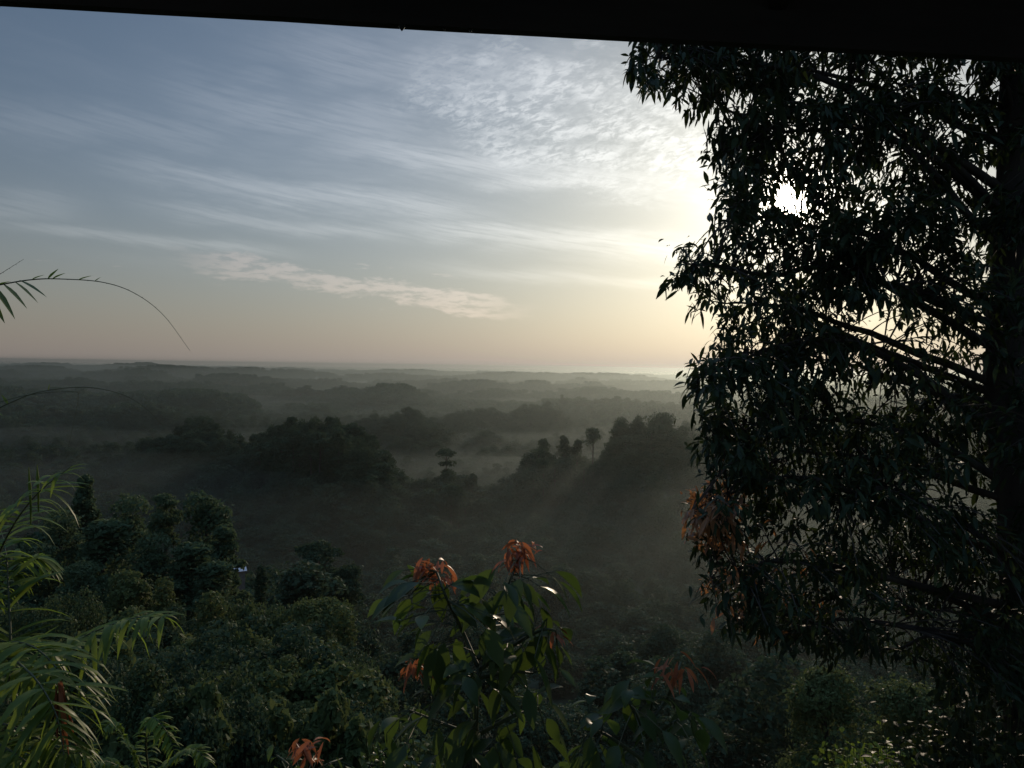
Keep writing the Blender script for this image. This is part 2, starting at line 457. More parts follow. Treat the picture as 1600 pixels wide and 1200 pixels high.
# ---------------------------------------------------------------- haze
def build_haze():
    m = bpy.data.materials.new('haze_air'); m.use_nodes = True; nt = m.node_tree
    for n in list(nt.nodes): nt.nodes.remove(n)
    out = nt.nodes.new('ShaderNodeOutputMaterial'); pv = nt.nodes.new('ShaderNodeVolumePrincipled')
    pv.inputs['Color'].default_value = HAZE_COLOR
    pv.inputs['Density'].default_value = HAZE_DENSITY
    pv.inputs['Density Attribute'].default_value = ''
    pv.inputs['Anisotropy'].default_value = HAZE_G
    nt.links.new(pv.outputs[0], out.inputs['Volume'])
    v, q = box_vq((-14000, -14000, -60), (14000, 14000, 124))
    tag(mesh_np('haze', v, q, m), 'pale morning haze over the forest', 'haze', kind='stuff')
HAZE_COLOR = (0.335, 0.390, 0.378, 1)
build_haze()

def build_mist(label, xs, ys, topf, density):
    m = bpy.data.materials.new('mist_air'); m.use_nodes = True; nt = m.node_tree
    for n in list(nt.nodes): nt.nodes.remove(n)
    out = nt.nodes.new('ShaderNodeOutputMaterial'); pv = nt.nodes.new('ShaderNodeVolumePrincipled')
    pv.inputs['Color'].default_value = HAZE_COLOR
    pv.inputs['Density'].default_value = density
    pv.inputs['Density Attribute'].default_value = ''
    pv.inputs['Anisotropy'].default_value = HAZE_G
    nt.links.new(pv.outputs[0], out.inputs['Volume'])
    X, Y = np.meshgrid(xs, ys, indexing='ij')
    Z = topf(X, Y)
    n0, n1 = X.shape
    top = np.stack([X, Y, Z], -1).reshape(-1, 3); bot = top.copy(); bot[:, 2] = -50
    i = np.arange(n0 - 1)[:, None] * n1; j = np.arange(n1 - 1)[None, :]
    qt = np.stack([i + j, i + n1 + j, i + n1 + j + 1, i + j + 1], -1).reshape(-1, 4)
    k = n0 * n1; qs = []
    for a in range(n0 - 1):
        qs += [(a * n1, k + a * n1, k + (a + 1) * n1, (a + 1) * n1), ((a + 1) * n1 + n1 - 1, k + (a + 1) * n1 + n1 - 1, k + a * n1 + n1 - 1, a * n1 + n1 - 1)]
    for b in range(n1 - 1):
        qs += [(b + 1, k + b + 1, k + b, b), ((n0 - 1) * n1 + b, k + (n0 - 1) * n1 + b, k + (n0 - 1) * n1 + b + 1, (n0 - 1) * n1 + b + 1)]
    tag(mesh_np('mist', np.concatenate([top, bot]), np.concatenate([qt, qt[:, ::-1] + k, np.array(qs)]), m), label, 'mist', kind='stuff')
build_mist('thin mist lying between the far ridges', np.linspace(-7000, 7000, 201), np.concatenate([np.linspace(930, 1030, 4), np.linspace(1100, 9000, 100)]),
           lambda X, Y: 26 + fbm(X / 300.0, Y / 300.0, 41, 3) * 13, MIST_DENSITY)
build_mist('pale haze bank over the far plain', np.linspace(-7500, 7500, 101), np.concatenate([np.linspace(650, 1000, 8), np.linspace(1100, 9500, 76)]),
           lambda X, Y: 84 + fbm(X / 900.0, Y / 900.0, 44, 3) * 10, BANK_DENSITY)
build_mist('warm mist in the hollow behind the near ridge', np.linspace(-900, 1000, 77), np.linspace(601, 925, 16),
           lambda X, Y: 30 + fbm(X / 130.0, Y / 130.0, 43, 3) * 14, GAP_MIST_DENSITY)
build_mist('thin mist filling the near valley', np.linspace(-700, 800, 61), np.linspace(150, 600.5, 34),
           lambda X, Y: 46 * np.clip((Y - 130) / 110, 0.05, 1) + fbm(X / 130.0, Y / 130.0, 43, 3) * 12, FRONT_MIST_DENSITY)

# ---------------------------------------------------------------- tree crowns
def crown_faces(rng, lobes, n, size, droop=0.15, flat=0.0):
    """n leaf-clump quads spread through ellipsoid lobes [(centre, radii)]"""
    lobes = [(np.array(c, float), np.array(r, float)) for c, r in lobes]
    wt = np.array([r[0] * r[1] + r[0] * r[2] for c, r in lobes]); wt /= wt.sum()
    pick = rng.choice(len(lobes), n, p=wt)
    C = np.array([c for c, r in lobes])[pick]; Rr = np.array([r for c, r in lobes])[pick]
    d = rng.normal(size=(n, 3)); d[:, 2] = np.where(rng.random(n) < 0.65, np.abs(d[:, 2]), d[:, 2])
    d /= np.linalg.norm(d, axis=1)[:, None]
    rad = rng.random(n) ** 0.33 * 0.5 + 0.55 + np.where(rng.random(n) < 0.16, rng.random(n) * 0.38, 0)
    p = C + d * Rr * rad[:, None]
    nrm = d * 0.9 + rng.normal(size=(n, 3)) * 0.55; nrm[:, 2] += flat
    nrm /= np.linalg.norm(nrm, axis=1)[:, None]
    a = np.cross(nrm, rng.normal(size=(n, 3))); a /= np.linalg.norm(a, axis=1)[:, None]
    b = np.cross(nrm, a)
    L = size * rng.uniform(0.6, 1.4, n)[:, None]; W = L * rng.uniform(0.45, 0.8, n)[:, None]
    bend = nrm * L * rng.uniform(-0.35, 0.1, n)[:, None]
    v = np.stack([p - a * L * 0.5 + bend, p + b * W * 0.5, p + a * L * 0.5 + bend - np.array([0, 0, 1]) * L * droop, p - b * W * 0.5], 1)
    q = np.arange(4 * n).reshape(n, 4)
    t = np.repeat(np.clip(rng.normal(0.5, 0.22, n) + rng.normal(0, 0.18, len(lobes))[pick], 0, 1), 4)
    return v.reshape(-1, 3), q, t

def lobes_round(rng, R, h0, h1, n=10):
    """domed crown: radius R between heights h0 and h1"""
    out = []; H = (h1 - h0)
    for i in range(n):
        a = rng.uniform(0, 2 * math.pi); u = rng.random(); rr = R * 0.72 * math.sqrt(rng.random()) * math.sqrt(max(0.05, 1 - u ** 2.2))
        s = rng.uniform(0.15, 0.42) * R; rr *= rng.uniform(0.9, 1.3)
        out.append(((rr * math.cos(a), rr * math.sin(a), h0 + H * (0.08 + 0.84 * u)), (s, s * rng.uniform(.7, 1.2), s * rng.uniform(0.55, 1.1))))
    out.append(((rng.uniform(-.2, .2) * R, rng.uniform(-.2, .2) * R, h1 - 0.35 * R), (R * 0.40, R * 0.40, R * 0.33)))
    out.append(((0, 0, h0 + H * 0.45), (R * 0.5, R * 0.5, H * 0.4)))
    return out

def lobes_umbrella(rng, R, h1, n=9, thick=0.22):
    out = []
    for i in range(n):
        a = i * 2.4 + rng.uniform(-0.3, 0.3); rr = R * 0.78 * math.sqrt((i + 0.3) / n)
        s = R * rng.uniform(0.28, 0.42)
        out.append(((rr * math.cos(a), rr * math.sin(a), h1 - R * thick * (1.35 + 1.5 * (rr / R) ** 2) + rng.uniform(-0.12, 0.06) * R), (s, s, s * rng.uniform(0.6, 0.8))))
    return out

def trunk_mb(rng, h, r0, r1, lean=0.03, limbs=(), sides=6):
    mb = MB()
    pts = [(math.sin(t * 2.2) * lean * h * 0.4, math.cos(t * 1.7) * lean * h * 0.3 - lean * h * 0.3, h * t) for t in np.linspace(0, 1, 7)]
    mb.add(*tube(pts, np.linspace(r0, r1, 7), sides))
    for (c, rr) in limbs:
        p0 = np.array(pts[5]) if c[2] > pts[5][2] else np.array(pts[3])
        c = np.array(c); mid = (p0 + c) / 2 + np.array([0, 0, -0.08 * np.linalg.norm(c - p0)])
        mb.add(*tube([p0, mid, c], [r1 * 0.8, r1 * 0.5, r1 * 0.2], 4))
    return mb

def make_tree(name, rng, shape, H, R, nfaces, size, mat, bark, label, cat, group=None, loc=(0, 0, 0)):
    """tree > trunk, crown; H full height, R crown radius"""
    root = thing(name, loc, label, cat, group)
    if shape == 'round': lob = lobes_round(rng, R, H * 0.36, H, 19)
    elif shape == 'tall': lob = lobes_round(rng, R, H * 0.2, H, 22)
    elif shape == 'emergent': lob = [((c[0], c[1], c[2]), (r[0] * 1.1, r[1] * 1.1, r[2] * .8)) for c, r in lobes_round(rng, R, H * 0.66, H, 17)]
    elif shape == 'umbrella': lob = lobes_umbrella(rng, R, H, 10)
    elif shape == 'tiers': lob = lobes_umbrella(rng, R, H, 8, 0.2) + [((c[0] * .9, c[1] * .9, c[2] - H * 0.27), r) for c, r in lobes_umbrella(rng, R * 0.85, H, 6, .2)] + lobes_round(rng, R * 0.9, H * 0.1, H * 0.5, 8)
    elif shape == 'ball': lob = lobes_round(rng, R, max(H * .15, H - 1.9 * R), H, 17)
    elif shape == 'thicket':
        lob = []
        for i in range(26):
            a = rng.uniform(0, 6.28); rr = R * 0.95 * math.sqrt(rng.random()); s = R * rng.uniform(0.14, 0.38); hh = H * (rng.uniform(0.15, 0.75) + (0.3 if rng.random() < 0.2 else 0)) * (1 - 0.35 * rr / R)
            lob.append(((rr * math.cos(a), rr * math.sin(a), max(hh - s * .5, s * .3)), (s, s * rng.uniform(.7, 1.2), s * rng.uniform(0.6, 1.7))))
    elif shape == 'column': lob = [((rng.uniform(-.2, .2) * R, rng.uniform(-.2, .2) * R, H * t), (R * rng.uniform(.6, 1), R * rng.uniform(.6, 1), H * 0.14)) for t in np.linspace(0.08, 0.95, 8)]
    trunk_mb(rng, H * {'umbrella': 0.9, 'thicket': 0.35}.get(shape, 0.86), H * 0.018 + 0.05, H * 0.006 + 0.02, 0.03, lob[:10] if shape != 'thicket' else ()).build('trunk', bark, root, True)
    v, q, t = crown_faces(rng, lob, nfaces, size)
    v[:, 2] *= H / np.percentile(v[:, 2], 99.6)
    mesh_np('crown', v, q, mat, root, t)
    return root

RG = np.random.default_rng(11)
# ---------------------------------------------------------------- ridge trees one can tell apart
FARP = {}
def ridge_tree(shape, px, py, d, H, R, label=None, group=None, name='rainforest_tree', seed=0):
    top = P(px, py, d)
    R = R * (1.22 if group else 1.1)
    key = (shape, seed)
    if key not in FARP:
        rng = np.random.default_rng(100 + seed)
        o = make_tree(name, rng, shape, H, R, 1900 if shape not in ('umbrella', 'emergent') else 1300, 1.25 if shape != 'umbrella' else 1.1, M_CANOPY, M_BARK, label, 'tree', group)
        FARP[key] = (o, H, R)
    else:
        o = copy_tree(FARP[key][0])
        if o.name.split('.')[0] != name: o.name = name
        o['label'] = label
        if group: o['group'] = group
        elif 'group' in o: del o['group']
    p, H0, R0 = FARP[key]
    o.location = (top[0], top[1], top[2] - H)
    o.scale = (R / R0, R / R0, H / H0)
    o.rotation_euler = (0, 0, random.uniform(0, 6.28))
    return o
random.seed(4)
# single ones with their own look
ridge_tree('emergent', 927, 668, 575, 34, 8.8, 'lone flat-topped emergent tree on a bare trunk above the ridge', name='emergent_tree', seed=1)
ridge_tree('tiers', 697, 702, 500, 25, 6.6, 'flat-topped tree standing in the gap of the near ridge', name='emergent_tree', seed=2)
ridge_tree('ball', 881, 681, 585, 26, 4.6, 'slim small-headed tree beside the lone flat-topped emergent', name='emergent_tree', seed=3)
ridge_tree('tall', 849, 686, 590, 30, 7.5, 'bushy upright tree at the low end of the dark crest', name='emergent_tree', seed=4)
ridge_tree('tall', 902, 687, 585, 24, 6.5, 'round-headed tree just below the lone flat-topped emergent', name='emergent_tree', seed=5)
ridge_tree('emergent', 972, 652, 585, 34, 8.5, 'tall layered tree where the crest steps up beyond the emergent', name='emergent_tree', seed=6)
ridge_tree('emergent', 1035, 644, 575, 36, 13, 'broad spreading giant at the highest point of the dark crest', name='emergent_tree', seed=7)
ridge_tree('round', 316, 650, 725, 28, 15, 'domed hazy tree topping the low hill beyond the valley', name='emergent_tree', seed=8)
ridge_tree('round', 620, 600, 1900, 32, 30, 'big domed tree standing out on the far misty ridge', name='emergent_tree', seed=8)
ridge_tree('ball', 738, 740, 500, 20, 6, 'small round tree at the bottom of the ridge gap', name='emergent_tree', seed=5)
ridge_tree('round', 660, 748, 495, 22, 9, 'low wide tree beside the flat-topped one in the gap', name='emergent_tree', seed=9)
# the crowd along the crest
def crowd(ri, px0, px1, step, Hr, Rr, jit, label, group, rows=((0, 0),)):
    prof, dist, *_ = RIDGES[ri]
    pp = np.array(prof, float); dd = np.array(dist, float); i = 0
    for dy, ddist in rows:
        px = px0
        while px < px1:
            px += step * random.uniform(0.6, 1.4); i += 1
            y = np.interp(px, pp[:, 0], pp[:, 1]) + dy + random.uniform(-1, 0.7) * jit
            if abs(px - 930) < 17 and ri == 0: y = max(y, 716 + random.uniform(0, 6))
            if abs(px - 697) < 18 and ri == 0: y = max(y, 731)
            d = np.interp(px, dd[:, 0], dd[:, 1]) + ddist + random.uniform(-12, 12)
            H = random.uniform(*Hr); R = random.uniform(*Rr)
            ridge_tree(random.choice(['round', 'tall', 'round', 'ball', 'tall']), px, y, d, H, R, label, group, seed=20 + i % 7)
NEAR = 'dark rainforest tree crowded along the near ridge'
crowd(0, 215, 1150, 13, (24, 34), (5.5, 10), 9, NEAR, 'trees crowded along the near ridge', rows=((1, 0), (17, -38)))
FARL = 'grey hazy tree on a low misty ridge beyond the dark crest'
FG = 'trees on the misty ridges beyond'
crowd(0, 330, 640, 26, (28, 38), (4.5, 7.5), 6, NEAR, 'trees crowded along the near ridge', rows=((-5, 8),))
crowd(0, 940, 1120, 22, (28, 38), (4.5, 7.5), 6, NEAR, 'trees crowded along the near ridge', rows=((-5, 8),))
crowd(1, 560, 900, 13, (22, 32), (8, 14), 7, FARL, FG)
crowd(2, 690, 960, 11, (24, 34), (9, 17), 6, FARL, FG)
crowd(4, 400, 700, 10, (24, 36), (12, 24), 6, FARL, FG)
crowd(3, 860, 1110, 13, (24, 34), (9, 17), 6, FARL, FG)
crowd(2, 20, 420, 20, (24, 32), (9, 15), 6, FARL, FG)

# ---------------------------------------------------------------- the forest nobody could count
def scatter(name, label, protos, pos, scl, rotz, kinds, mat_parent=None):
    """one object: crowns of protos instanced on points"""
    me = bpy.data.meshes.new(name); n = len(pos)
    me.vertices.add(n); me.vertices.foreach_set('co', np.asarray(pos, np.float32).ravel())
    a = me.attributes.new('scl', 'FLOAT_VECTOR', 'POINT'); a.data.foreach_set('vector', np.asarray(scl, np.float32).ravel())
    r = np.zeros((n, 3), np.float32); r[:, 2] = rotz
    a = me.attributes.new('rot', 'FLOAT_VECTOR', 'POINT'); a.data.foreach_set('vector', r.ravel())
    a = me.attributes.new('pick', 'INT', 'POINT'); a.data.foreach_set('value', np.asarray(kinds, np.int32))
    o = bpy.data.objects.new(name, me); COL.objects.link(o)
    tag(o, label, 'forest', kind='stuff')
    ng = bpy.data.node_groups.new(name, 'GeometryNodeTree')
    ng.interface.new_socket('Geometry', in_out='INPUT', socket_type='NodeSocketGeometry')
    ng.interface.new_socket('Geometry', in_out='OUTPUT', socket_type='NodeSocketGeometry')
    gi = ng.nodes.new('NodeGroupInput'); go = ng.nodes.new('NodeGroupOutput')
    ip = ng.nodes.new('GeometryNodeInstanceOnPoints'); gt = ng.nodes.new('GeometryNodeGeometryToInstance')
    for pr in reversed(protos):      # the links of a multi-input socket are read last one first
        oi = ng.nodes.new('GeometryNodeObjectInfo'); oi.transform_space = 'ORIGINAL'
        oi.inputs['Object'].default_value = pr; oi.inputs['As Instance'].default_value = False
        ng.links.new(oi.outputs['Geometry'], gt.inputs[0])
    def attr(nm, ty):
        na = ng.nodes.new('GeometryNodeInputNamedAttribute'); na.data_type = ty; na.inputs[0].default_value = nm
        return next(s for s in na.outputs if s.enabled)
    ng.links.new(gi.outputs[0], ip.inputs['Points']); ng.links.new(gt.outputs[0], ip.inputs['Instance'])
    ip.inputs['Pick Instance'].default_value = True
    ng.links.new(attr('pick', 'INT'), ip.inputs['Instance Index'])
    ng.links.new(attr('rot', 'FLOAT_VECTOR'), ip.inputs['Rotation'])
    ng.links.new(attr('scl', 'FLOAT_VECTOR'), ip.inputs['Scale'])
    ng.links.new(ip.outputs[0], go.inputs[0])
    md = o.modifiers.new('scatter', 'NODES'); md.node_group = ng
    return o

def crown_of(o): return next(c for c in o.children if c.name.startswith('crown'))

def build_forest():
    rng = np.random.default_rng(7)
    crowns = [crown_of(v[0]) for k, v in FARP.items() if k[1] >= 20]
    # valley and near ridges: spacing about 9 m
    n = 26000
    r = np.sqrt(rng.uniform(150 ** 2, 1450 ** 2, n)); a = np.radians(rng.uniform(-50, 50, n))
    x, y = r * np.sin(a), r * np.cos(a)
    z = terrain(x, y)
    az = np.degrees(a)
    keep = ~((r < 230) & (az > -16) & (rng.random(n) < 0.3))
    x, y, z, r = x[keep], y[keep], z[keep], r[keep]
    s = np.clip(rng.lognormal(-0.22, 0.22, len(x)), 0.45, 1.15)
    scl = np.stack([s * rng.uniform(.8, 1.15, len(x)), s * rng.uniform(.8, 1.15, len(x)), s * rng.uniform(0.7, 1.1, len(x)) * (0.62 + 0.24 * np.clip((z - floor_z(x, y)) / 20.0, 0, 1))], -1)
    scatter('forest', 'dark unbroken rainforest canopy filling the valley', crowns, np.stack([x, y, z - 1.0], -1), scl, rng.uniform(0, 6.28, len(x)), rng.integers(0, len(crowns), len(x)))
    # groves for the far plain
    lob = []
    for i in range(16):
        rr = 34 * math.sqrt(rng.random()); aa = rng.uniform(0, 6.28); R = rng.uniform(6, 12); h = rng.uniform(12, 22)
        for k in range(3): lob.append(((rr * math.cos(aa) + rng.uniform(-.5, .5) * R, rr * math.sin(aa) + rng.uniform(-.5, .5) * R, h - R * 0.5 + rng.uniform(-.2, .2) * R), (R * .6, R * .6, R * .5)))
    v, q, t = crown_faces(rng, lob, 2600, 3.2)
    return v, q, t
gv, gq, gt_ = build_forest()
def build_far():
    rng = np.random.default_rng(8)
    n = 24000
    r = np.exp(rng.uniform(math.log(1250), math.log(11000), n)); a = np.radians(rng.uniform(-50, 50, n))
    x, y = r * np.sin(a), r * np.cos(a); z = terrain(x, y)
    # one mesh for the groves nearest to hand, copied by the scatter
    proto = mesh_np('grove', gv, gq, M_FAR, None, gt_)
    p = P(470, 612, 1900); proto.location = (p[0], p[1], terrain1(p[0], p[1]) - 1)
    tag(proto, 'grey clump of treetops on the misty ridge short of the big domed tree', 'forest', kind='stuff')
    s = rng.uniform(0.7, 1.3, n) * np.clip(r / 4000, 0.9, 2.0)
    scl = np.stack([s, s, np.minimum(s, 1.25) * rng.uniform(0.7, 1.15, n) * (0.6 + 0.45 * np.clip((z - 6) / 16.0, 0, 1))], -1)
    scatter('far_forest', 'hazy forest fading to the horizon', [proto], np.stack([x, y, z - 2.0], -1), scl, rng.uniform(0, 6.28, n), np.zeros(n, int))
build_far()
# ---------------------------------------------------------------- trees and bushes on the spur below
MIDP = {}
def mid_tree(name, shape, px, py, d, H, R, label, group=None, mat=None, nf=5200, size=0.62, seed=0, bark=None, cat='tree'):
    top = P(px, py, d)
    key = (name, shape, seed)
    if key in MIDP:
        src, H0, R0 = MIDP[key]
        o = copy_tree(src); o['label'] = label
        if group: o['group'] = group
        elif 'group' in o: del o['group']
    else:
        o = make_tree(name, np.random.default_rng(300 + seed), shape, H, R, nf, size, mat or M_SPUR, bark or M_BARK, label, cat, group)
        H0, R0 = H, R; MIDP[key] = (o, H, R)
    o.location = (top[0], top[1], top[2] - H)
    o.scale = (R / R0, R / R0, H / H0)
    o.rotation_euler = (0, 0, (px * 0.37) % 6.28)
    return o
# the dark group on the spur
G = 'dark trees grouped on the spur'
mid_tree('rainforest_tree', 'round', 132, 744, 132, 17, 2.9, 'round dark treetop poking up behind the palm fronds', seed=1)
mid_tree('rainforest_tree', 'tall', 205, 776, 118, 24, 6.5, 'broad dark tree on the spur between the palm and the vase-shaped tree', seed=2)
mid_tree('emergent_tree', 'emergent', 256, 772, 112, 24, 3.2, 'small vase-shaped flat-topped tree rising from the dark group', seed=3, nf=2600, size=0.5)
mid_tree('rainforest_tree', 'tall', 322, 772, 112, 26, 5.6, 'tallest full-crowned tree at the valley edge of the dark group', seed=4)
mid_tree('rainforest_tree', 'round', 352, 822, 108, 20, 3.4, 'small tree leaning out over the valley at the edge of the group', seed=5, nf=3000)
for i, (px, py, d, H, R) in enumerate([(95, 800, 115, 22, 6), (160, 815, 105, 20, 5.5), (240, 835, 104, 18, 5.5), (295, 850, 102, 18, 5), (125, 880, 95, 15, 5), (330, 880, 100, 14, 4.5), (55, 850, 110, 18, 6)]):
    mid_tree('rainforest_tree', ['tall', 'round'][i % 2], px, py, d, H, R, 'dark dense tree packed in the group on the spur', G, seed=2 if i % 2 == 0 else 5)
mid_tree('understorey_tree', 'round', 205, 895, 84, 9, 3.6, 'paler rounded treetop standing before the dark group', None, M_CANOPY2, 5200, 0.42, seed=6)
mid_tree('understorey_tree', 'column', 258, 903, 84, 10, 1.2, 'narrow vine-draped treetop before the dark group', None, M_CANOPY2, 2400, 0.38, seed=7)
mid_tree('vine_column', 'column', 330, 925, 80, 9, 1.7, 'hanging curtain of pale vines on a thin tree', None, M_CANOPY2, 2600, 0.4, seed=8, cat='vine-clad tree')
mid_tree('tree_stump', 'column', 407, 884, 108, 9, 0.9, 'tall stump wrapped in dark creepers standing in mist', None, M_CANOPY, 2200, 0.34, seed=9, cat='stump')
mid_tree('emergent_tree', 'tiers', 494, 847, 185, 24, 6.2, 'two-tiered tree with a round top rising from valley mist', None, M_CANOPY, 4200, 0.75, seed=10)
mid_tree('rainforest_tree', 'ball', 538, 884, 190, 24, 6.6, 'rounded dark tree next to the two-tiered one', None, M_CANOPY, 4200, 0.8, seed=11)
mid_tree('vine_column', 'column', 540, 948, 76, 11, 1.5, 'vine-smothered trunk at the drop of the slope', None, M_CANOPY2, 3000, 0.36, seed=12, cat='vine-clad tree')
mid_tree('understorey_tree', 'umbrella', 500, 935, 80, 12, 3.6, 'flat spreading treetop beside the vine-smothered trunk', None, M_CANOPY2, 2600, 0.36, seed=13)
mid_tree('vine_column', 'column', 515, 1005, 62, 8, 1.2, 'short vine-hung tree below the flat spreading treetop', None, M_CANOPY2, 2200, 0.32, seed=12, cat='vine-clad tree')
# far crown beyond the big tree
mid_tree('valley_tree', 'round', 1290, 1048, 62, 16, 4.8, 'olive dome-crowned tree below the big broadleaf tree', None, M_CANOPY2, 9000, 0.34, seed=14)
mid_tree('valley_tree', 'round', 1420, 1062, 66, 16, 5.0, 'second olive dome-crowned tree half behind the big trunk', None, M_CANOPY2, 9000, 0.34, seed=15)
# bushes down the slope
BUSH = [(90, 930, 70, 6, 3.4), (175, 960, 60, 6, 3.2), (260, 960, 62, 6, 3.4), (385, 935, 84, 8, 4.0), (440, 950, 84, 8, 4.2), (480, 985, 72, 7, 3.6), (420, 1000, 60, 6, 3.2), (345, 985, 58, 6, 3.0), (300, 1015, 46, 5, 2.6),
        (370, 1040, 44, 5, 2.8), (450, 1040, 48, 5, 2.8), (520, 1062, 50, 5, 2.8), (560, 1040, 62, 6, 2.8), (590, 1072, 56, 5, 2.8), (220, 1020, 36, 4, 2.2), (200, 1060, 26, 3.6, 1.7), (275, 1075, 27, 3.6, 1.8), (340, 1092, 27, 3.4, 1.8),
        (410, 1082, 32, 3.6, 2.0), (480, 1095, 30, 3.6, 2.0), (545, 1105, 32, 3.6, 2.0), (600, 1110, 34, 4, 2.2), (150, 1010, 40, 4, 2.4), (640, 1120, 44, 4, 2.2)]
for i, (px, py, d, H, R) in enumerate(BUSH):
    mid_tree('bush', 'thicket', px, py, d, H * (0.8 + 0.5 * ((i * 7) % 5) / 4), R * 1.15, 'dark tangled bush among others down the slope', 'bushes down the slope', [M_BUSH, M_CANOPY2, M_CANOPY][i % 3], 6500, [0.17, 0.30, 0.22][i % 3] * (1 if R < 2.6 else 1.4), seed=40 + (i % 3) + (3 if R < 2.6 else 0), cat='bush')

def build_undergrowth():
    rng = np.random.default_rng(17)
    bushes = [crown_of(v[0]) for k, v in MIDP.items() if k[0] == 'bush'] + [crown_of(v[0]) for k, v in MIDP.items() if k[0] in ('understorey_tree', 'vine_column')]
    n = 7000
    r = np.sqrt(rng.uniform(7 ** 2, 170 ** 2, n)); a = np.radians(rng.uniform(-62, 62, n))
    x, y = r * np.sin(a), r * np.cos(a); z = terrain(x, y)
    s = rng.uniform(0.35, 0.85, n) * np.clip(r / 45, 0.28, 1.3)
    # keep the ground plants low enough to leave the valley open
    keep = (r > 13)
    x, y, z, s = x[keep], y[keep], z[keep], s[keep]
    kd = rng.integers(0, len(bushes), len(x)); s = np.where(kd >= 6, s * 0.5, s)
    hts = np.array([max(v.co[2] for v in b.data.vertices) for b in bushes])
    tx, ty = proj(np.stack([x, y, z + s * hts[kd]], -1))
    lim = np.interp(tx, [0, 300, 370, 450, 560, 620, 700, 1100, 1300], [880, 920, 930, 955, 1010, 1090, 1160, 1175, 1085])
    ok = (ty > lim) | (tx < 0) | (tx > 1600)
    x, y, z, s, kd = x[ok], y[ok], z[ok], s[ok], kd[ok]
    scatter('undergrowth', 'dense dark undergrowth covering the hillside', bushes, np.stack([x, y, z - 0.6 * s], -1), np.stack([s * 1.3, s * 1.3, s], -1), rng.uniform(0, 6.28, len(x)), kd)
build_undergrowth()

# small roof glinting at the foot of the dark group
def build_hut():
    c = P(374, 884, 130); root = thing('hut', (c[0], c[1], c[2] - 3.2), 'small pale-roofed hut half hidden at the edge of the dark trees', 'hut')
    wm = mat_noise('hut_boards', (0.16, 0.12, 0.09), (0.24, 0.19, 0.15), 2.0)
    rm = mat_noise('tin_roof', (0.62, 0.52, 0.48), (0.75, 0.64, 0.58), 1.5, 0.28, spec=0.6)
    mb = MB(); mb.add(*box_vq((-1.3, -1.2, -3.0), (1.3, 1.2, 2.4))); mb.build('wall', wm, root)
    mb = MB()
    for s in (-1, 1):
        v = np.array([(-1.7, 0, 3.3), (1.7, 0, 3.3), (1.7, s * 1.6, 2.35), (-1.7, s * 1.6, 2.35)], float); v2 = v + np.array([0, 0, 0.06])
        mb.add(np.concatenate([v, v2]), np.array([(0, 1, 2, 3), (4, 7, 6, 5), (0, 4, 5, 1), (2, 6, 7, 3), (1, 5, 6, 2), (0, 3, 7, 4)]))
    mb.build('roof', rm, root)
    root.rotation_euler = (0, 0, 0.5); root.scale = (0.62, 0.62, 0.62); root.location.z += 1.0
build_hut()

# ---------------------------------------------------------------- leaves seen close
def leaves(base, dirs, L, W, bend, rng, fold=0.25, prof=(0.05, 0.75, 1.0, 0.72, 0.04), side_rand=0.5, up=None, twist=None):
    """curved, folded leaves: arrays of base points, directions, lengths, widths"""
    n = len(base); K = len(prof)
    d = dirs / (np.linalg.norm(dirs, axis=1)[:, None] + 1e-9)
    upv = np.tile(np.array([0, 0, 1.0]), (n, 1)) + rng.normal(size=(n, 3)) * side_rand
    s = np.cross(d, upv); s /= np.linalg.norm(s, axis=1)[:, None] + 1e-9
    nn = np.cross(s, d)
    t = np.linspace(0, 1, K)
    g = np.array([0, 0, -1.0])
    vs = []
    for k in range(K):
        mid = base + d * (L * t[k])[:, None] * (1 - 0.25 * bend[:, None] * t[k] ** 2) + g * (L * bend * t[k] ** 2)[:, None]
        w = (W * 0.5 * prof[k])[:, None]
        e = nn * w * fold
        vs += [mid - s * w + e, mid, mid + s * w + e]
    v = np.stack(vs, 1)
    q = []
    for k in range(K - 1):
        o = k * 3
        q += [(o, o + 1, o + 4, o + 3), (o + 1, o + 2, o + 5, o + 4)]
    q = np.array(q)
    Q = (q[None] + (np.arange(n) * K * 3)[:, None, None]).reshape(-1, 4)
    return v.reshape(-1, 3), Q, K * 3

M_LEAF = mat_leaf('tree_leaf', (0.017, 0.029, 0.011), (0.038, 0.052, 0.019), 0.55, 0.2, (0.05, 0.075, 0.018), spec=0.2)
M_YOUNG = mat_leaf('young_leaf', (0.26, 0.115, 0.055), (0.42, 0.20, 0.085), 0.4, 0.38, (0.55, 0.24, 0.08), spec=0.35)
M_SHRUBLEAF = mat_leaf('shrub_leaf', (0.034, 0.058, 0.018), (0.072, 0.098, 0.028), 0.38, 0.3, (0.12, 0.19, 0.03), spec=0.2)
M_FLUSH = mat_leaf('red_flush', (0.24, 0.070, 0.035), (0.40, 0.14, 0.060), 0.45, 0.4, (0.52, 0.17, 0.06), spec=0.3)
M_PALM = mat_leaf('palm_leaflet', (0.075, 0.120, 0.025), (0.140, 0.175, 0.040), 0.42, 0.42, (0.26, 0.36, 0.045), spec=0.14)
M_DRY = mat_leaf('dry_frond', (0.20, 0.06, 0.025), (0.34, 0.12, 0.05), 0.6, 0.3, spec=0.2)
M_STEM = mat_noise('green_stem', (0.035, 0.045, 0.018), (0.07, 0.075, 0.03), 6.0, 0.6)
M_LIME = mat_leaf('lime_leaf', (0.08, 0.13, 0.02), (0.15, 0.20, 0.035), 0.6, 0.4, (0.22, 0.30, 0.04), spec=0.15)

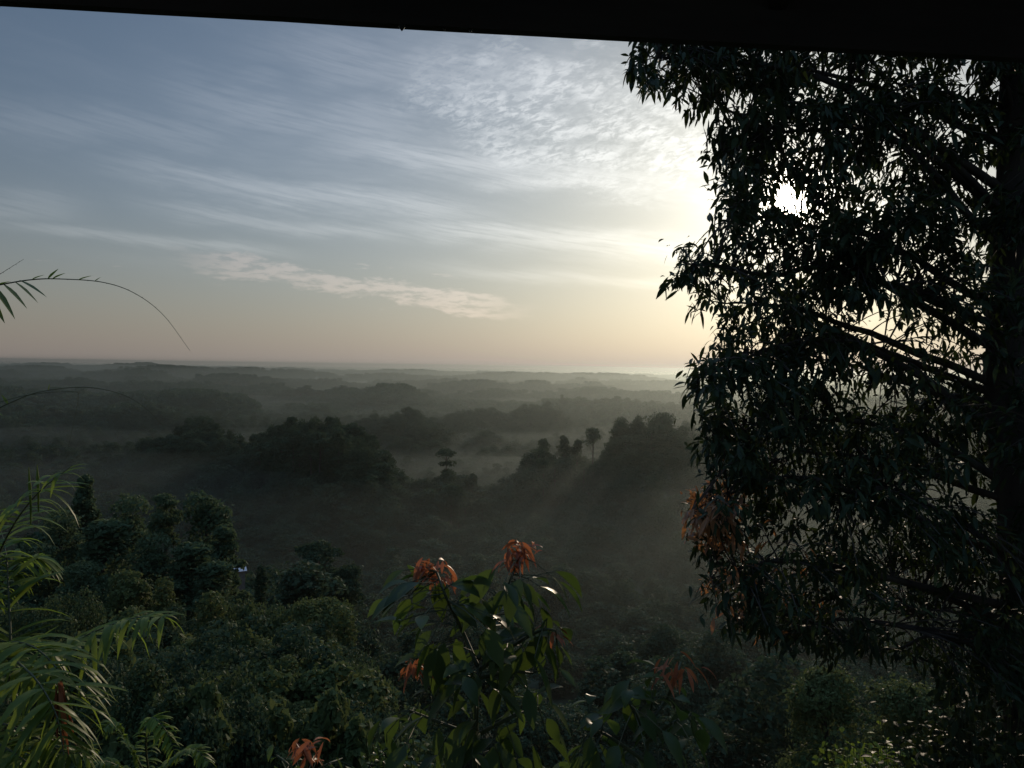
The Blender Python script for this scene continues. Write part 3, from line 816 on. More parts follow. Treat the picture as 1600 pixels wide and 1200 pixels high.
def build_big_tree():
    rng = np.random.default_rng(5); random.seed(5)
    base = P(1600, 1450, 7.7); gz = terrain1(base[0], base[1])
    root = thing('broadleaf_tree', (base[0], base[1], gz), 'big dark broadleaf tree with drooping leaves in front of the sun', 'tree')
    off = np.array([base[0], base[1], gz])
    tp = [np.array([base[0] + .15, base[1], gz - 0.5])] + [P(px, py, 7.7) for px, py in [(1612, 1250), (1606, 1000), (1596, 800), (1580, 690), (1574, 600), (1576, 480), (1584, 300), (1592, 60), (1588, -200), (1600, -600)]]
    T = spline(tp, 60); rr = np.interp(np.linspace(0, 1, 60), [0, .3, .55, .8, 1], [.27, .22, .20, .15, .06])
    rr = rr * (1 + 0.06 * np.sin(np.arange(60) * 1.3))
    mb = MB(); mb.add(*tube(T - off, rr, 14)); mb.build('trunk', M_BARK, root, True)
    # limbs: tip (px, py, depth), start height fraction on the trunk as photo y
    tips = [(1000, 85, 7.0, 300), (1100, 150, 8.6, 330), (1180, 110, 7.6, 250), (1130, 240, 7.2, 420), (1145, 330, 8.0, 480), (1060, 408, 6.9, 560), (1110, 470, 7.8, 600), (1130, 520, 8.6, 620), (1090, 590, 7.1, 690), (1115, 690, 7.6, 760),
            (1180, 730, 8.4, 800), (1080, 800, 7.0, 880), (1110, 905, 7.3, 960), (1150, 975, 7.9, 1000), (1240, 990, 7.0, 1040), (1330, 1010, 8.2, 1060), (1290, 180, 6.9, 330), (1380, 120, 8.3, 260), (1330, 420, 7.0, 520), (1250, 560, 8.8, 640), (1300, 800, 6.8, 880),
            (1420, 230, 8.7, 360), (1450, 620, 8.9, 700), (1420, 960, 8.6, 1010), (1480, 60, 7.0, 200), (1240, -60, 7.6, 150), (1400, -140, 8.2, 60), (1760, 100, 7.4, 260), (1800, 400, 8.0, 520), (1820, 650, 7.2, 740), (1780, 900, 7.8, 960), (1700, 250, 6.4, 420), (1680, 700, 6.3, 800)]
    limb_pts = []
    for px, py, d, ys in tips:
        tpx = T[np.argmin([abs(proj(q)[1][0] - ys) for q in T])]
        tip = P(px, py, d)
        L = np.linalg.norm(tip - tpx)
        mid = tpx * 0.55 + tip * 0.45 + np.array([0, 0, 0.10 * L]) + rng.normal(size=3) * 0.05 * L
        mid2 = tpx * 0.22 + tip * 0.78 + np.array([0, 0, 0.075 * L]) + rng.normal(size=3) * 0.04 * L
        S = spline([tpx, mid, mid2, tip], 16)
        S[1:-1] += rng.normal(size=(14, 3)) * 0.012
        lm = MB(); lm.add(*tube(S - off, np.linspace(0.028 + 0.005 * L, 0.005, 16), 6)); lm.build('limb', M_BARK, root, True)
        limb_pts.append(S[4:])
    LP = np.concatenate(limb_pts)
    # outline of the leafy mass in the photo, used as the crown's measured extent
    poly = [(1000, -150), (1005, 60), (985, 92), (998, 135), (1040, 158), (1085, 172), (1130, 170), (1190, 190), (1182, 206), (1120, 225), (1135, 262), (1150, 290), (1146, 335), (1140, 362), (1158, 386), (1110, 402), (1055, 405), (1072, 440), (1090, 478), (1128, 500),
            (1160, 524), (1112, 548), (1085, 600), (1120, 640), (1112, 690), (1110, 712), (1165, 728), (1185, 745), (1140, 760), (1085, 790), (1095, 850), (1120, 862), (1195, 872), (1105, 905), (1135, 960), (1170, 985), (1230, 995), (1300, 1000), (1380, 1015), (1440, 1030), (1480, 1090),
            (1640, 1100), (1900, 1050), (1950, 500), (1900, -100), (1600, -400), (1250, -320)]
    pa = np.array(poly, float)
    def inside(px, py):
        x0, y0 = pa[:, 0], pa[:, 1]; x1, y1 = np.roll(x0, -1), np.roll(y0, -1)
        c = ((y0[None] > py[:, None]) != (y1[None] > py[:, None])) & (px[:, None] < (x1 - x0)[None] * (py[:, None] - y0[None]) / (y1 - y0 + 1e-9)[None] + x0[None])
        return c.sum(1) % 2 == 1
    def dens(px, py):
        w = np.clip(0.82 + 2.1 * fbm(px / 95.0, py / 55.0, 77, 2), 0.08, 1.3)
        for cx, cy, rx, ry, v in [(1300, 300, 150, 60, .72), (1400, 250, 60, 60, .6), (1490, 235, 50, 70, .5), (1190, 205, 50, 35, .5), (1180, 360, 50, 30, .5), (1560, 620, 60, 130, .4), (1500, 560, 70, 60, .55), (1330, 650, 130, 60, .75), (1230, 865, 60, 18, .15), (1500, 760, 70, 80, .6), (1180, 265, 40, 40, 1.4), (1240, 320, 95, 75, 1.25)]:
            k = np.exp(-(((px - cx) / rx) ** 2 + ((py - cy) / ry) ** 2) ** 1.5)
            w = w * (1 - k) + v * k
        return w
    n = 8200
    cx = rng.uniform(960, 1950, n); cy = rng.uniform(-400, 1110, n)
    k = inside(cx, cy) & (rng.random(n) < dens(cx, cy) * 0.80)
    cx, cy = cx[k], cy[k]
    cd = rng.uniform(6.3, 9.4, len(cx))
    # extra clusters along the visible edge
    ex, ey, ed = [], [], []
    for i in range(0, 40):
        p0, p1 = pa[i], pa[(i + 1) % len(pa)]
        m_ = max(2, int(np.linalg.norm(p1 - p0) / 16))
        for u in np.linspace(0, 1, m_, endpoint=False):
            q = p0 * (1 - u) + p1 * u; ex.append(q[0] + rng.uniform(-6, 22)); ey.append(q[1] + rng.uniform(-6, 10)); ed.append(rng.uniform(6.8, 8.6))
    for i in range(4, 44):      # sprigs reaching out of the outline
        p0, p1 = pa[i % len(pa)], pa[(i + 1) % len(pa)]
        tdir = (p1 - p0) / (np.linalg.norm(p1 - p0) + 1e-6); nd = np.array([-tdir[1], tdir[0]]) * 1.0
        if nd[0] > 0 and abs(nd[0]) > abs(nd[1]): nd = -nd
        for _ in range(2 if rng.random() < 0.75 else 0):
            q = p0 + (p1 - p0) * rng.random() + nd * rng.uniform(4, 22) + np.array([0, rng.uniform(0, 12)])
            ex.append(q[0]); ey.append(q[1]); ed.append(rng.uniform(6.8, 8.2))
    cx = np.concatenate([cx, ex]); cy = np.concatenate([cy, ey]); cd = np.concatenate([cd, ed])
    tw = MB(); B, D, Y = [], [], []
    for x, y, d in zip(cx, cy, cd):
        c = P(x, y, d)
        dd = np.linalg.norm(LP - c, axis=1); q = LP[np.argsort(dd)[rng.integers(0, 4)]]
        mid = (c + q) / 2 + np.array([0, 0, 0.12 * np.linalg.norm(c - q)]) + rng.normal(size=3) * 0.03
        S = spline([q, mid, c], 7)
        tw.add(*tube(S - off, np.linspace(0.009, 0.0036, 7), 3))
        out = c - q; out[2] *= 0.3; out /= np.linalg.norm(out) + 1e-6
        nl = int(rng.integers(18, 30))
        u = rng.random(nl) ** 0.6
        bp = mid[None] * (1 - u)[:, None] + c[None] * u[:, None] + rng.normal(size=(nl, 3)) * np.array([.085, .085, .06]) * (1.1 - 0.65 * u)[:, None]
        dr = out[None] * rng.uniform(0.1, 0.9, nl)[:, None] + rng.normal(size=(nl, 3)) * 0.62 + np.array([0, 0, -0.38])
        B.append(bp); D.append(dr)
        yg = 0.0
        if (x < 1165 and 755 < y < 850) or (x < 1190 and 880 < y < 925): yg = 0.9 if x < 1125 else 0.45
        elif x < 1175 and 925 < y < 990: yg = 0.3
        elif y > 750 and x < 1300: yg = 0.10
        Y.append((rng.random(nl) < yg) & (rng.random() < yg + 0.25))
    tw.build('twigs', M_BARK, root)
    B = np.concatenate(B); D = np.concatenate(D); Y = np.concatenate(Y)
    bx, by = proj(B + D / np.linalg.norm(D, axis=1)[:, None] * 0.06)
    hole = ((bx - 1235) / 27) ** 2 + ((by - 312) / 25) ** 2 < 1
    B, D, Y = B[~hole], D[~hole], Y[~hole]
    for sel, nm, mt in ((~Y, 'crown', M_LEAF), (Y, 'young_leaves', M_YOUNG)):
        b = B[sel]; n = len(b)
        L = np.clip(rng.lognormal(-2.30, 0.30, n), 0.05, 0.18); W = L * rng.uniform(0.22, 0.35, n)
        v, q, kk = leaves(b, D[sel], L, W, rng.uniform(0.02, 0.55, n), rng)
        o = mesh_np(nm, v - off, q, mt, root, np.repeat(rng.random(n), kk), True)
        if nm == 'young_leaves': o['label'] = 'coppery red young leaves on the lower branch tips'
    print('big tree leaves', len(B))
build_big_tree()

def build_shrub(label, stems, clusters, depth, seed, leafL=(0.15, 0.25), name='shrub', flush=()):
    """stems: list of photo polylines; clusters: (px, py, n, spread px); flush: (px, py, n, length px)"""
    rng = np.random.default_rng(seed)
    b0 = P(stems[0][0][0], stems[0][0][1], depth); gz = terrain1(b0[0], b0[1]) - 0.1
    root = thing(name, (b0[0], b0[1], gz), label, 'shrub'); off = np.array([b0[0], b0[1], gz])
    allS = []
    for i, st in enumerate(stems):
        pts = [P(x, y, depth + rng.uniform(-.12, .12) * (j > 0)) for j, (x, y) in enumerate(st)]
        if i == 0: pts = [off + np.array([0.02, 0, 0])] + pts
        S = spline(pts, 14 + 4 * len(st)); allS.append(S)
        mb = MB(); mb.add(*tube(S - off, np.linspace(0.022 if i == 0 else 0.011, 0.005, len(S)), 7)); mb.build('stem' if i == 0 else 'branch', M_STEM, root, True)
    AS = np.concatenate(allS)
    B, D, pet = [], [], MB()
    for px, py, n, sp in clusters:
        for _ in range(max(2, int(n * (0.8 if py < 1050 else 0.6)))):
            c = P(px + rng.normal() * sp, py + rng.normal() * sp * 0.8, depth + rng.normal() * 0.16)
            j = np.argmin(np.linalg.norm(AS - c, axis=1)); q = AS[j]
            o = c - q; o = o / (np.linalg.norm(o) + 1e-6)
            pet.add(*tube([q - off, (q + c) / 2 + np.array([0, 0, 0.012]) - off, c - off], [0.003, 0.0025, 0.002], 4))
            h = o * rng.uniform(0.5, 1.0) + rng.normal(size=3) * 0.3; h[1] *= 0.55; h[2] = h[2] * 0.4 + rng.uniform(-0.75, 0.15)
            B.append(c); D.append(h)
    pet.build('leaf_stalks', M_STEM, root)
    B = np.array(B); D = np.array(D); n = len(B)
    L = rng.uniform(*leafL, n) * rng.uniform(0.55, 0.86, n); W = L * rng.uniform(0.42, 0.52, n)
    v, q, k = leaves(B, D, L, W, rng.uniform(0.15, 0.6, n), rng, 0.3, (0.06, 0.62, 0.95, 1.0, 0.82, 0.45, 0.03), 0.35)
    mesh_np('foliage', v - off, q, M_SHRUBLEAF, root, np.repeat(rng.random(n) ** 1.6, k), True)
    if flush:
        B, D, L = [], [], []
        for px, py, nf, ln in flush:
            for _ in range(int(nf * 1.7)):
                c = P(px + rng.normal() * ln * 0.36, py + rng.normal() * ln * 0.2, depth + rng.normal() * 0.05)
                a = rng.uniform(0, 6.28); B.append(c); D.append((math.cos(a) * 0.8, math.sin(a) * 0.8, rng.uniform(-0.9, 0.25))); L.append(ln / FPX * depth * rng.uniform(0.4, 0.95))
        B = np.array(B); D = np.array(D); L = np.array(L); n = len(B)
        v, q, k = leaves(B, D, L, L * rng.uniform(0.2, 0.32, n), rng.uniform(0.2, 0.7, n), rng, 0.35, (0.06, 0.7, 1.0, 0.95, 0.6, 0.03), 0.5)
        o = mesh_np('young_leaves', v - off, q, M_FLUSH, root, np.repeat(rng.random(n), k), True)
        o['label'] = 'drooping reddish young leaves at the shoot tips'
    return root
build_shrub('large-leaved shrub with two red drooping shoot tips in mid view',
            [[(738, 1400), (742, 1200), (745, 1090), (748, 1030)], [(746, 1040), (722, 985), (698, 935), (682, 893)], [(748, 1030), (765, 980), (790, 925), (812, 868)], [(745, 1050), (800, 1010), (845, 985), (868, 985)],
             [(744, 1080), (705, 1060), (668, 1042)], [(746, 1060), (800, 1050), (832, 1052)], [(742, 1150), (800, 1120), (840, 1105)], [(742, 1150), (690, 1130), (640, 1110)]],
            [(660, 910, 12, 22), (630, 950, 9, 18), (680, 950, 8, 22), (655, 985, 7, 22), (720, 925, 7, 18), (745, 930, 9, 24), (795, 915, 10, 24), (835, 920, 10, 20), (770, 960, 12, 26), (820, 960, 8, 22), (700, 1005, 8, 24), (780, 1000, 14, 28), (830, 1000, 9, 24), (870, 1000, 8, 16),
             (740, 1040, 14, 28), (790, 1050, 12, 28), (830, 1040, 9, 22), (690, 1060, 10, 24), (760, 1090, 14, 30), (820, 1100, 12, 28), (700, 1110, 12, 30), (745, 1140, 14, 30), (800, 1160, 13, 30), (690, 1170, 12, 30), (640, 1130, 9, 24), (760, 1190, 12, 34), (850, 1150, 7, 22)],
            3.6, 66, (0.15, 0.25), flush=[(672, 884, 26, 33), (686, 905, 14, 30), (815, 858, 30, 36), (800, 876, 10, 30), (862, 990, 4, 34), (652, 1040, 12, 34), (790, 985, 3, 20)])
build_shrub('lower large-leaved shrub with a single brown-red tip',
            [[(1010, 1420), (1008, 1240), (1012, 1150), (1020, 1090)], [(1012, 1130), (1040, 1095), (1055, 1060), (1064, 1035)], [(1010, 1150), (985, 1100), (975, 1065)], [(1010, 1160), (1050, 1130), (1075, 1120)], [(1008, 1190), (950, 1150), (925, 1140)]],
            [(1015, 1062, 9, 18), (975, 1065, 6, 14), (1000, 1090, 12, 20), (1040, 1090, 10, 20), (1070, 1125, 9, 18), (950, 1110, 9, 22), (990, 1130, 13, 26), (1035, 1140, 11, 24), (920, 1150, 10, 22), (960, 1170, 12, 28), (1010, 1185, 13, 30), (1060, 1165, 8, 22), (900, 1185, 8, 24), (1080, 1160, 4, 14)],
            3.9, 62, (0.14, 0.24), flush=[(1062, 1038, 12, 44)])
build_shrub('low shrub with one bright orange shoot at the bottom edge',
            [[(470, 1420), (472, 1260), (478, 1200), (485, 1160)], [(474, 1230), (450, 1195), (432, 1180)], [(476, 1215), (510, 1195), (535, 1185)]],
            [(470, 1195, 12, 18), (430, 1192, 8, 12), (515, 1190, 9, 14), (450, 1215, 10, 24), (500, 1225, 10, 24), (545, 1200, 5, 12)],
            5.2, 63, (0.12, 0.2), flush=[(484, 1160, 9, 40), (488, 1180, 5, 36)])

def leafy_bush(label, px, py, d, Rpx, n, Lr, mat, seed, name='bush', squash=0.8, ncl=40):
    """near bush: stems and real leaves on an irregular set of sprays"""
    rng = np.random.default_rng(seed)
    c = P(px, py, d); R = Rpx / FPX * d
    gz = terrain1(c[0], c[1]); gz = min(gz, c[2] - R * 0.6)
    root = thing(name, (c[0], c[1], gz), label, 'bush'); off = np.array([c[0], c[1], gz])
    st = MB(); B, D = [], []
    for i in range(ncl):
        a = rng.uniform(0, 6.28); e = math.asin(rng.uniform(-0.35, 1.0)); rr = R * rng.uniform(0.45, 1.08)
        tip = c + np.array([math.cos(a) * math.cos(e) * rr, math.sin(a) * math.cos(e) * rr, math.sin(e) * rr * squash])
        b = off + np.array([rng.normal() * 0.1 * R, rng.normal() * 0.1 * R, -0.1])
        S = spline([b, (b + tip) / 2 + rng.normal(size=3) * 0.12 * R + np.array([0, 0, 0.1 * R]), tip], 9)
        st.add(*tube(S - off, np.linspace(0.006 + 0.006 * R, 0.002, 9), 4))
        m_ = max(3, n // ncl); u = rng.uniform(0.45, 1.0, m_)
        bp = S[(u * 8).astype(int)] + rng.normal(size=(m_, 3)) * 0.16 * R
        dr = (tip - b)[None] / np.linalg.norm(tip - b) * 0.4 + rng.normal(size=(m_, 3)) * 0.7 + np.array([0, 0, -0.15])
        B.append(bp); D.append(dr)
    st.build('stems', M_STEM, root)
    B = np.concatenate(B); D = np.concatenate(D); n = len(B)
    L = rng.uniform(*Lr, n)
    v, q, k = leaves(B, D, L, L * rng.uniform(0.4, 0.6, n), rng.uniform(0.05, 0.45, n), rng, 0.2, (0.08, 0.85, 1.0, 0.6, 0.04))
    mesh_np('foliage', v - off, q, mat, root, np.repeat(rng.random(n), k), True)
    return root
leafy_bush('yellow-green leafy bush low under the big broadleaf tree', 1375, 1165, 10.5, 85, 2600, (0.07, 0.14), M_LIME, 71, ncl=46)
leafy_bush('small bright green climber at the bottom edge under the big tree', 1270, 1195, 9.0, 40, 700, (0.06, 0.12), M_LIME, 72, ncl=22)
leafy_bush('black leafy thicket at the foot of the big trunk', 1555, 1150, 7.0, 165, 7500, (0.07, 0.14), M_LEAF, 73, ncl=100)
leafy_bush('shaded small-leaved bush touching the large-leaved shrub', 630, 1165, 8.5, 75, 2600, (0.06, 0.12), M_SHRUBLEAF, 74, ncl=46)
leafy_bush('pale green weedy bush beside the orange shoot', 395, 1205, 7.0, 36, 700, (0.04, 0.09), M_LIME, 75, ncl=24)
leafy_bush('grassy green bush between the two large-leaved shrubs', 880, 1205, 12.0, 50, 1200, (0.06, 0.14), M_BUSH, 76, ncl=30)

def frond(root, off, pts, widths, nl_, Lr, seed, mat=None, droop=0.5, drang=(0.25, 0.8), both=True, label=None, sparse=None, wratio=0.10, rr=(0.010, 0.002)):
    """one feather frond: rachis through world points, paired drooping leaflets"""
    rng = np.random.default_rng(seed); nl = int(nl_ * 1.35)
    S = spline(pts, 60)
    mb = MB(); mb.add(*tube(S - off, np.linspace(rr[0], rr[1], 60), 5)); fr = mb.build('frond', M_STEM, root, True)
    if label: fr['label'] = label
    tang = np.gradient(S, axis=0); tang /= np.linalg.norm(tang, axis=1)[:, None]
    B, D, L = [], [], []
    for i in range(nl):
        u = 0.12 + 0.86 * (i + rng.uniform(-.45, .45)) / nl
        if rng.random() < 0.07: continue
        if sparse and rng.random() > sparse: continue
        j = int(np.clip(u, 0, 0.999) * 59)
        side = np.cross(tang[j], np.array([0, 0, 1.0])); side /= np.linalg.norm(side) + 1e-6
        for s in ((-1, 1) if both else (1,)):
            B.append(S[j]); D.append(side * s * rng.uniform(0.7, 1.0) + tang[j] * rng.uniform(0.35, 0.65) + np.array([0, 0, rng.uniform(-.3, .32)]) + rng.normal(size=3) * 0.10)
            L.append(rng.uniform(*Lr) * math.sin(math.pi * (0.18 + 0.72 * u)) ** 0.7)
    B = np.array(B); D = np.array(D); L = np.array(L); n = len(B)
    v, q, k = leaves(B, D, L, L * wratio * rng.uniform(0.8, 1.4, n) + 0.008, rng.uniform(drang[0] * 0.6, drang[1] * 1.2, n), rng, 0.35, (0.35, 0.9, 1.0, 0.85, 0.55, 0.03), 0.12)
    lf = mesh_np('leaflets', v - off, q, mat or M_PALM, fr, np.repeat(rng.random(n), k), True)
    return fr

def build_palms():
    b = P(-70, 1300, 5.0); gz = terrain1(b[0], b[1])
    root = thing('palm', (b[0], b[1], gz), 'feathery green palm clump crowding the edge of the slope', 'palm'); off = np.array([b[0], b[1], gz])
    mb = MB(); mb.add(*tube(spline([off * 0 + (0, 0, -0.2), (0.03, 0.02, 0.8), P(-60, 1120, 5.0) - off, P(-50, 1030, 5.0) - off], 16), np.linspace(0.05, 0.03, 16), 9)); mb.build('stem', M_STEM, root, True)
    def F(px, d, nl, Lr, seed, **kw): frond(root, off, [P(x, y, dd) for (x, y), dd in zip(px, d)], None, nl, Lr, seed, **kw)
    F([(-50, 1030), (-25, 930), (10, 840), (55, 775), (112, 728)], [5, 5, 4.9, 4.7, 4.5], 26, (0.26, 0.36), 1, drang=(0.3, 0.7))
    F([(10, 1100), (16, 1010), (14, 940), (10, 870), (0, 820)], [4.6, 4.7, 4.8, 5, 5.3], 17, (0.32, 0.42), 2, drang=(0.1, 0.4))
    F([(-30, 1080), (50, 1040), (120, 1000), (200, 968), (268, 964)], [5, 4.9, 4.8, 4.7, 4.6], 28, (0.24, 0.36), 3, drang=(0.35, 0.75))
    F([(-50, 1060), (0, 1010), (50, 1010), (100, 1060), (125, 1130)], [5, 4.7, 4.4, 4.2, 4.1], 22, (0.3, 0.42), 4, drang=(0.3, 0.7))
    F([(-50, 1080), (0, 1030), (45, 1050), (85, 1110), (100, 1180)], [5, 4.5, 4.1, 3.9, 3.8], 20, (0.28, 0.38), 5, drang=(0.3, 0.7))
    F([(-50, 1130), (0, 1130), (50, 1150), (100, 1175), (145, 1175)], [4.6, 4.3, 4.1, 4.0, 4.0], 22, (0.16, 0.26), 6, drang=(0.3, 0.7))
    F([(-60, 1060), (-20, 960), (10, 900), (50, 870), (80, 880)], [5.2, 5.2, 5.2, 5.3, 5.4], 18, (0.26, 0.34), 7, drang=(0.3, 0.6))
    F([(-60, 1150), (-10, 1160), (40, 1190), (90, 1240)], [4.2, 4.0, 3.9, 3.8], 18, (0.22, 0.34), 8, drang=(0.3, 0.7))
    F([(-80, 1040), (-120, 900), (-150, 800), (-220, 760)], [5, 5.1, 5.2, 5.2], 22, (0.28, 0.38), 9)
    # unopened spear leaves
    for i, (x0, y0, x1, y1) in enumerate([(48, 790, 45, 730), (60, 770, 58, 726)]):
        mb = MB(); mb.add(*tube([P(x0, y0 + 30, 4.7) - off, P(x0, y0, 4.7) - off, P((x0 + x1) / 2, (y0 + y1) / 2, 4.7) - off, P(x1, y1, 4.7) - off], [0.004, 0.006, 0.009, 0.002], 6)); mb.build('spear_leaf', M_PALM, root, True)
    # the dead brown frond
    rng = np.random.default_rng(12)
    B = np.array([P(92 + rng.uniform(-3, 6), 1066 + rng.uniform(-4, 20), 4.0) for _ in range(9)]); D = np.array([(rng.uniform(-.05, .30), rng.uniform(-.2, .2), -1.0) for _ in range(9)])
    v, q, k = leaves(B, D, rng.uniform(0.22, 0.36, 9), rng.uniform(0.022, 0.036, 9), rng.uniform(0, .1, 9), rng, 0.4, (0.4, 1, 0.8, 0.5, 0.05))
    o = mesh_np('dead_leaf', v - off, q, M_DRY, root, np.repeat(rng.random(9), k), True); o['label'] = 'withered red-brown leaf hanging from the palm'

    b = P(-190, 1000, 4.6); gz = terrain1(b[0], b[1])
    root2 = thing('rattan', (b[0], b[1], gz), 'climbing rattan with long thin whips arching against the sky', 'climbing palm'); off2 = np.array([b[0], b[1], gz])
    mb = MB(); mb.add(*tube(spline([np.array([0, 0, -.2]), P(-185, 850, 4.6) - off2, P(-165, 650, 4.6) - off2, P(-150, 500, 4.6) - off2], 20), np.linspace(0.022, 0.014, 20), 8)); mb.build('cane', M_STEM, root2, True)
    def whip(px, d, r0, r1, leaf=None, label=None):
        S = spline([P(x, y, d) for x, y in px], 70)
        mb = MB(); mb.add(*tube(S - off2, np.linspace(r0, r1, 70), 5))
        for j in range(8, 68, 2):      # small hooks along the whip
            h = S[j] - off2; mb.add(*tube([h, h + np.array([0.004, 0, -0.006 * (-1) ** (j // 2)])], [r1 * 1.3 + .0006, 0.0004], 3))
        w = mb.build('whip', M_STEM, root2, True)
        if label: w['label'] = label
        if leaf:
            rng = np.random.default_rng(3); B = np.array([P(x, y, d) for x, y, *_ in leaf]); D = np.array([_r * (x1 - x) + _u * (y - y1) for x, y, x1, y1 in leaf])
            L = np.linalg.norm(D, axis=1) / FPX * d
            v, q, k = leaves(B, D, L, L * 0.23 + 0.004, np.full(len(B), 0.06), rng, 0.3, (0.3, 0.85, 1.0, 0.75, 0.45, 0.03), 0.1)
            for i in range(len(B)):
                mesh_np('leaflet', v[i * k:(i + 1) * k] - off2, q[:len(q) // len(B)], M_PALM, w, np.full(k, 0.3), True)
        return w
    whip([(-150, 520), (-60, 458), (0, 445), (50, 437), (95, 436), (160, 441), (210, 458), (255, 492), (297, 548)], 4.6, 0.0055, 0.0009,
         [(-30, 447, 8, 502), (-12, 446, 24, 496), (5, 444, 43, 480), (22, 440, 60, 471), (30, 438, 74, 462), (-5, 446, 18, 438), (50, 437, 70, 428), (75, 436, 92, 418), (82, 436, 103, 425), (122, 438, 145, 429), (148, 440, 158, 432), (-50, 452, -20, 510)])
    whip([(-150, 560), (-90, 640), (-30, 650), (10, 632), (60, 613), (130, 605), (190, 616), (230, 640), (258, 670)], 4.8, 0.005, 0.0008, [(12, 632, 2, 615), (-10, 642, 6, 650), (76, 610, 78, 598), (-30, 650, -5, 690)])
    whip([(-150, 500), (-80, 470), (-20, 440), (37, 405)], 4.5, 0.004, 0.0008)
    whip([(-40, 640), (40, 618), (112, 612), (122, 622), (114, 665), (103, 716)], 4.8, 0.002, 0.0007)
build_palms()

def build_fern():
    b = P(235, 1260, 6.5); gz = terrain1(b[0], b[1]); gz = min(gz, b[2])
    root = thing('fern', (b[0], b[1], gz), 'arching bright green fern below the palm', 'fern'); off = np.array([b[0], b[1], gz])
    mb = MB(); mb.add(*tube([(0, 0, -0.2), (0, 0, 0.1), tuple(P(235, 1225, 6.5) - off)], [0.03, 0.03, 0.015], 7)); mb.build('stem', M_STEM, root, True)
    for i, px in enumerate([[(235, 1225), (228, 1165), (236, 1122), (258, 1140), (275, 1180)], [(235, 1225), (205, 1170), (180, 1130), (160, 1140)], [(235, 1225), (265, 1190), (300, 1170), (330, 1195)], [(235, 1225), (190, 1200), (160, 1190), (135, 1210)]]):
        frond(root, off, [P(x, y, 6.5 - 0.1 * j) for j, (x, y) in enumerate(px)], None, 26, (0.12, 0.17), 30 + i, mat=M_LIME if i == 0 else M_PALM, drang=(0.2, 0.5), wratio=0.16)
build_fern()

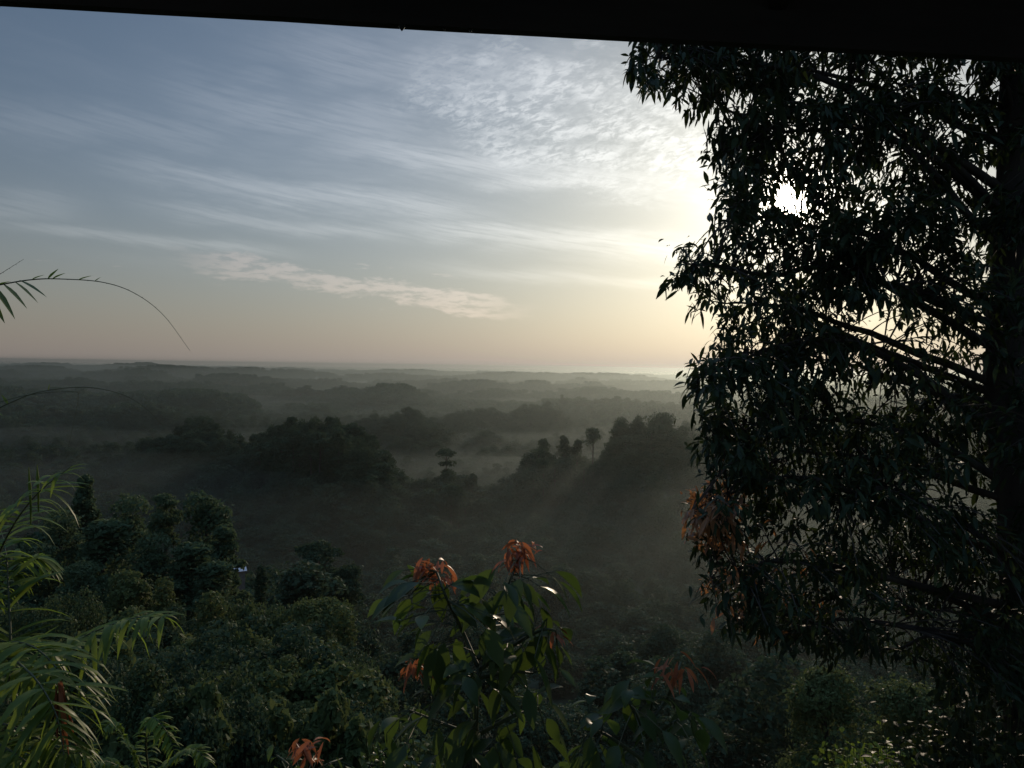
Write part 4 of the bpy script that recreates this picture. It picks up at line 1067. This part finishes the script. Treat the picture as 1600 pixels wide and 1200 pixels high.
# ---------------------------------------------------------------- the veranda one stands on
def build_veranda():
    root = thing('veranda', (0, 0, 104.6), 'dark roof eave of the veranda across the top of the view', 'veranda'); off = np.array([0, 0, 104.6])
    wood = mat_noise('eave_wood', (0.018, 0.014, 0.012), (0.035, 0.028, 0.023), 4.0, 0.8, (0.2, 1, 1), 0.4)
    tin = mat_noise('roof_sheet', (0.05, 0.045, 0.04), (0.08, 0.07, 0.06), 3.0, 0.6)
    h = 0.95
    def at(px, py):
        v = P(px, py, 1.0) - CAM; return CAM + v * (h / v[2])
    a = at(0, 2); b = at(1600, 91)
    dirv = (b - a) / np.linalg.norm(b - a); nrm = np.array([-dirv[1], dirv[0], 0.0])
    p0 = a - dirv * 4.0; p1 = b + dirv * 4.0
    n = 60
    mb = MB(); rng = np.random.default_rng(2)
    vs = []
    for i in range(n + 1):
        p = p0 + (p1 - p0) * i / n; wob = 0.0012 * math.sin(i * 0.35) + rng.normal() * 0.0004
        for q in ((0, 0), (0.035, 0), (0.035, 0.24), (0, 0.24)): vs.append(p + nrm * q[0] + np.array([0, 0, q[1] + (wob if q[1] == 0 else 0)]))
    q = [(i * 4 + k, i * 4 + (k + 1) % 4, (i + 1) * 4 + (k + 1) % 4, (i + 1) * 4 + k) for i in range(n) for k in range(4)]
    mb.add(np.array(vs) - off, np.array(q)); mb.build('fascia_board', wood, root)
    # roof sheet rising back over the head, rafters under it
    back = -nrm * 4.2 + np.array([0, 0, 1.3])
    rs = MB(); m_ = 160; vs = []
    for i in range(m_ + 1):
        p = p0 + (p1 - p0) * i / m_ + np.array([0, 0, 0.275 + 0.012 * math.sin(i * 1.6)]) + nrm * 0.12
        vs += [p, p + back + np.array([0, 0, 0]) - nrm * 0.12]
    q = [(2 * i, 2 * i + 1, 2 * i + 3, 2 * i + 2) for i in range(m_)]
    top = np.array(vs); bot = top - np.array([0, 0, 0.006]); k = len(top)
    rs.add(np.concatenate([top, bot]) - off, np.array(q + [tuple(np.array(t[::-1]) + k) for t in q] + [(2 * i, 2 * i + 2, k + 2 * i + 2, k + 2 * i) for i in range(m_)] + [(2 * i + 1, k + 2 * i + 1, k + 2 * i + 3, 2 * i + 3) for i in range(m_)]))
    rs.build('roof_sheet', tin, root)
    for i in range(8):
        p = p0 + (p1 - p0) * (i + 0.5) / 8 - nrm * 0.004 + np.array([0, 0, 0.10]); e = p + back * 0.97
        w = dirv * 0.025
        v = [p - w, p + w, p + w + (0, 0, .13), p - w + (0, 0, .13), e - w, e + w, e + w + (0, 0, .13), e - w + (0, 0, .13)]
        r_ = MB(); r_.add(np.array(v) - off, np.array([(0, 1, 2, 3), (4, 7, 6, 5), (0, 4, 5, 1), (1, 5, 6, 2), (2, 6, 7, 3), (3, 7, 4, 0)])); r_.build('rafter', wood, root)
    for s, base in ((0, p0 - nrm * 0.08), (1, p1 - nrm * 0.08), (2, p0 + back), (3, p1 + back)):
        z0 = terrain1(base[0], base[1]) - 0.3; zt = base[2] + (0.1 if s < 2 else 0.1)
        ps = MB(); ps.add(*box_vq((base[0] - .07, base[1] - .07, z0 - off[2]), (base[0] + .07, base[1] + .07, zt - off[2]))); ps.build('post', wood, root)
    dk = MB()
    for i in range(24):
        y0 = -3.6 + i * 0.17
        dk.add(*box_vq((-5.5, y0, 3.72), (6.5, y0 + 0.16, 3.76)))
    dk.build('deck', wood, root)
    # lumps of water hanging from the lower edge
    water = bpy.data.materials.new('hanging_drop'); water.use_nodes = True
    bb = water.node_tree.nodes['Principled BSDF']; bb.inputs['Base Color'].default_value = (0.02, 0.02, 0.02, 1); bb.inputs['Roughness'].default_value = 0.2
    L = np.linalg.norm(p1 - p0)
    for px, s in ((627, 1.0), (694, 0.6), (703, 0.4), (735, 0.7), (742, 0.4)):
        y = np.interp(px, [0, 1600], [2, 91]); c = at(px, y)
        t = np.linspace(0, 1, 7); rads = np.array([0.011, 0.0115, 0.0105, 0.009, 0.0065, 0.0035, 0.0004]) * s
        pts = np.array([c + np.array([0, 0.012, 0.006 - 0.022 * s * u]) for u in t])
        d_ = MB(); d_.add(*tube(pts - off, rads, 10)); d_.build('water_drop', water, root, True)
build_veranda()
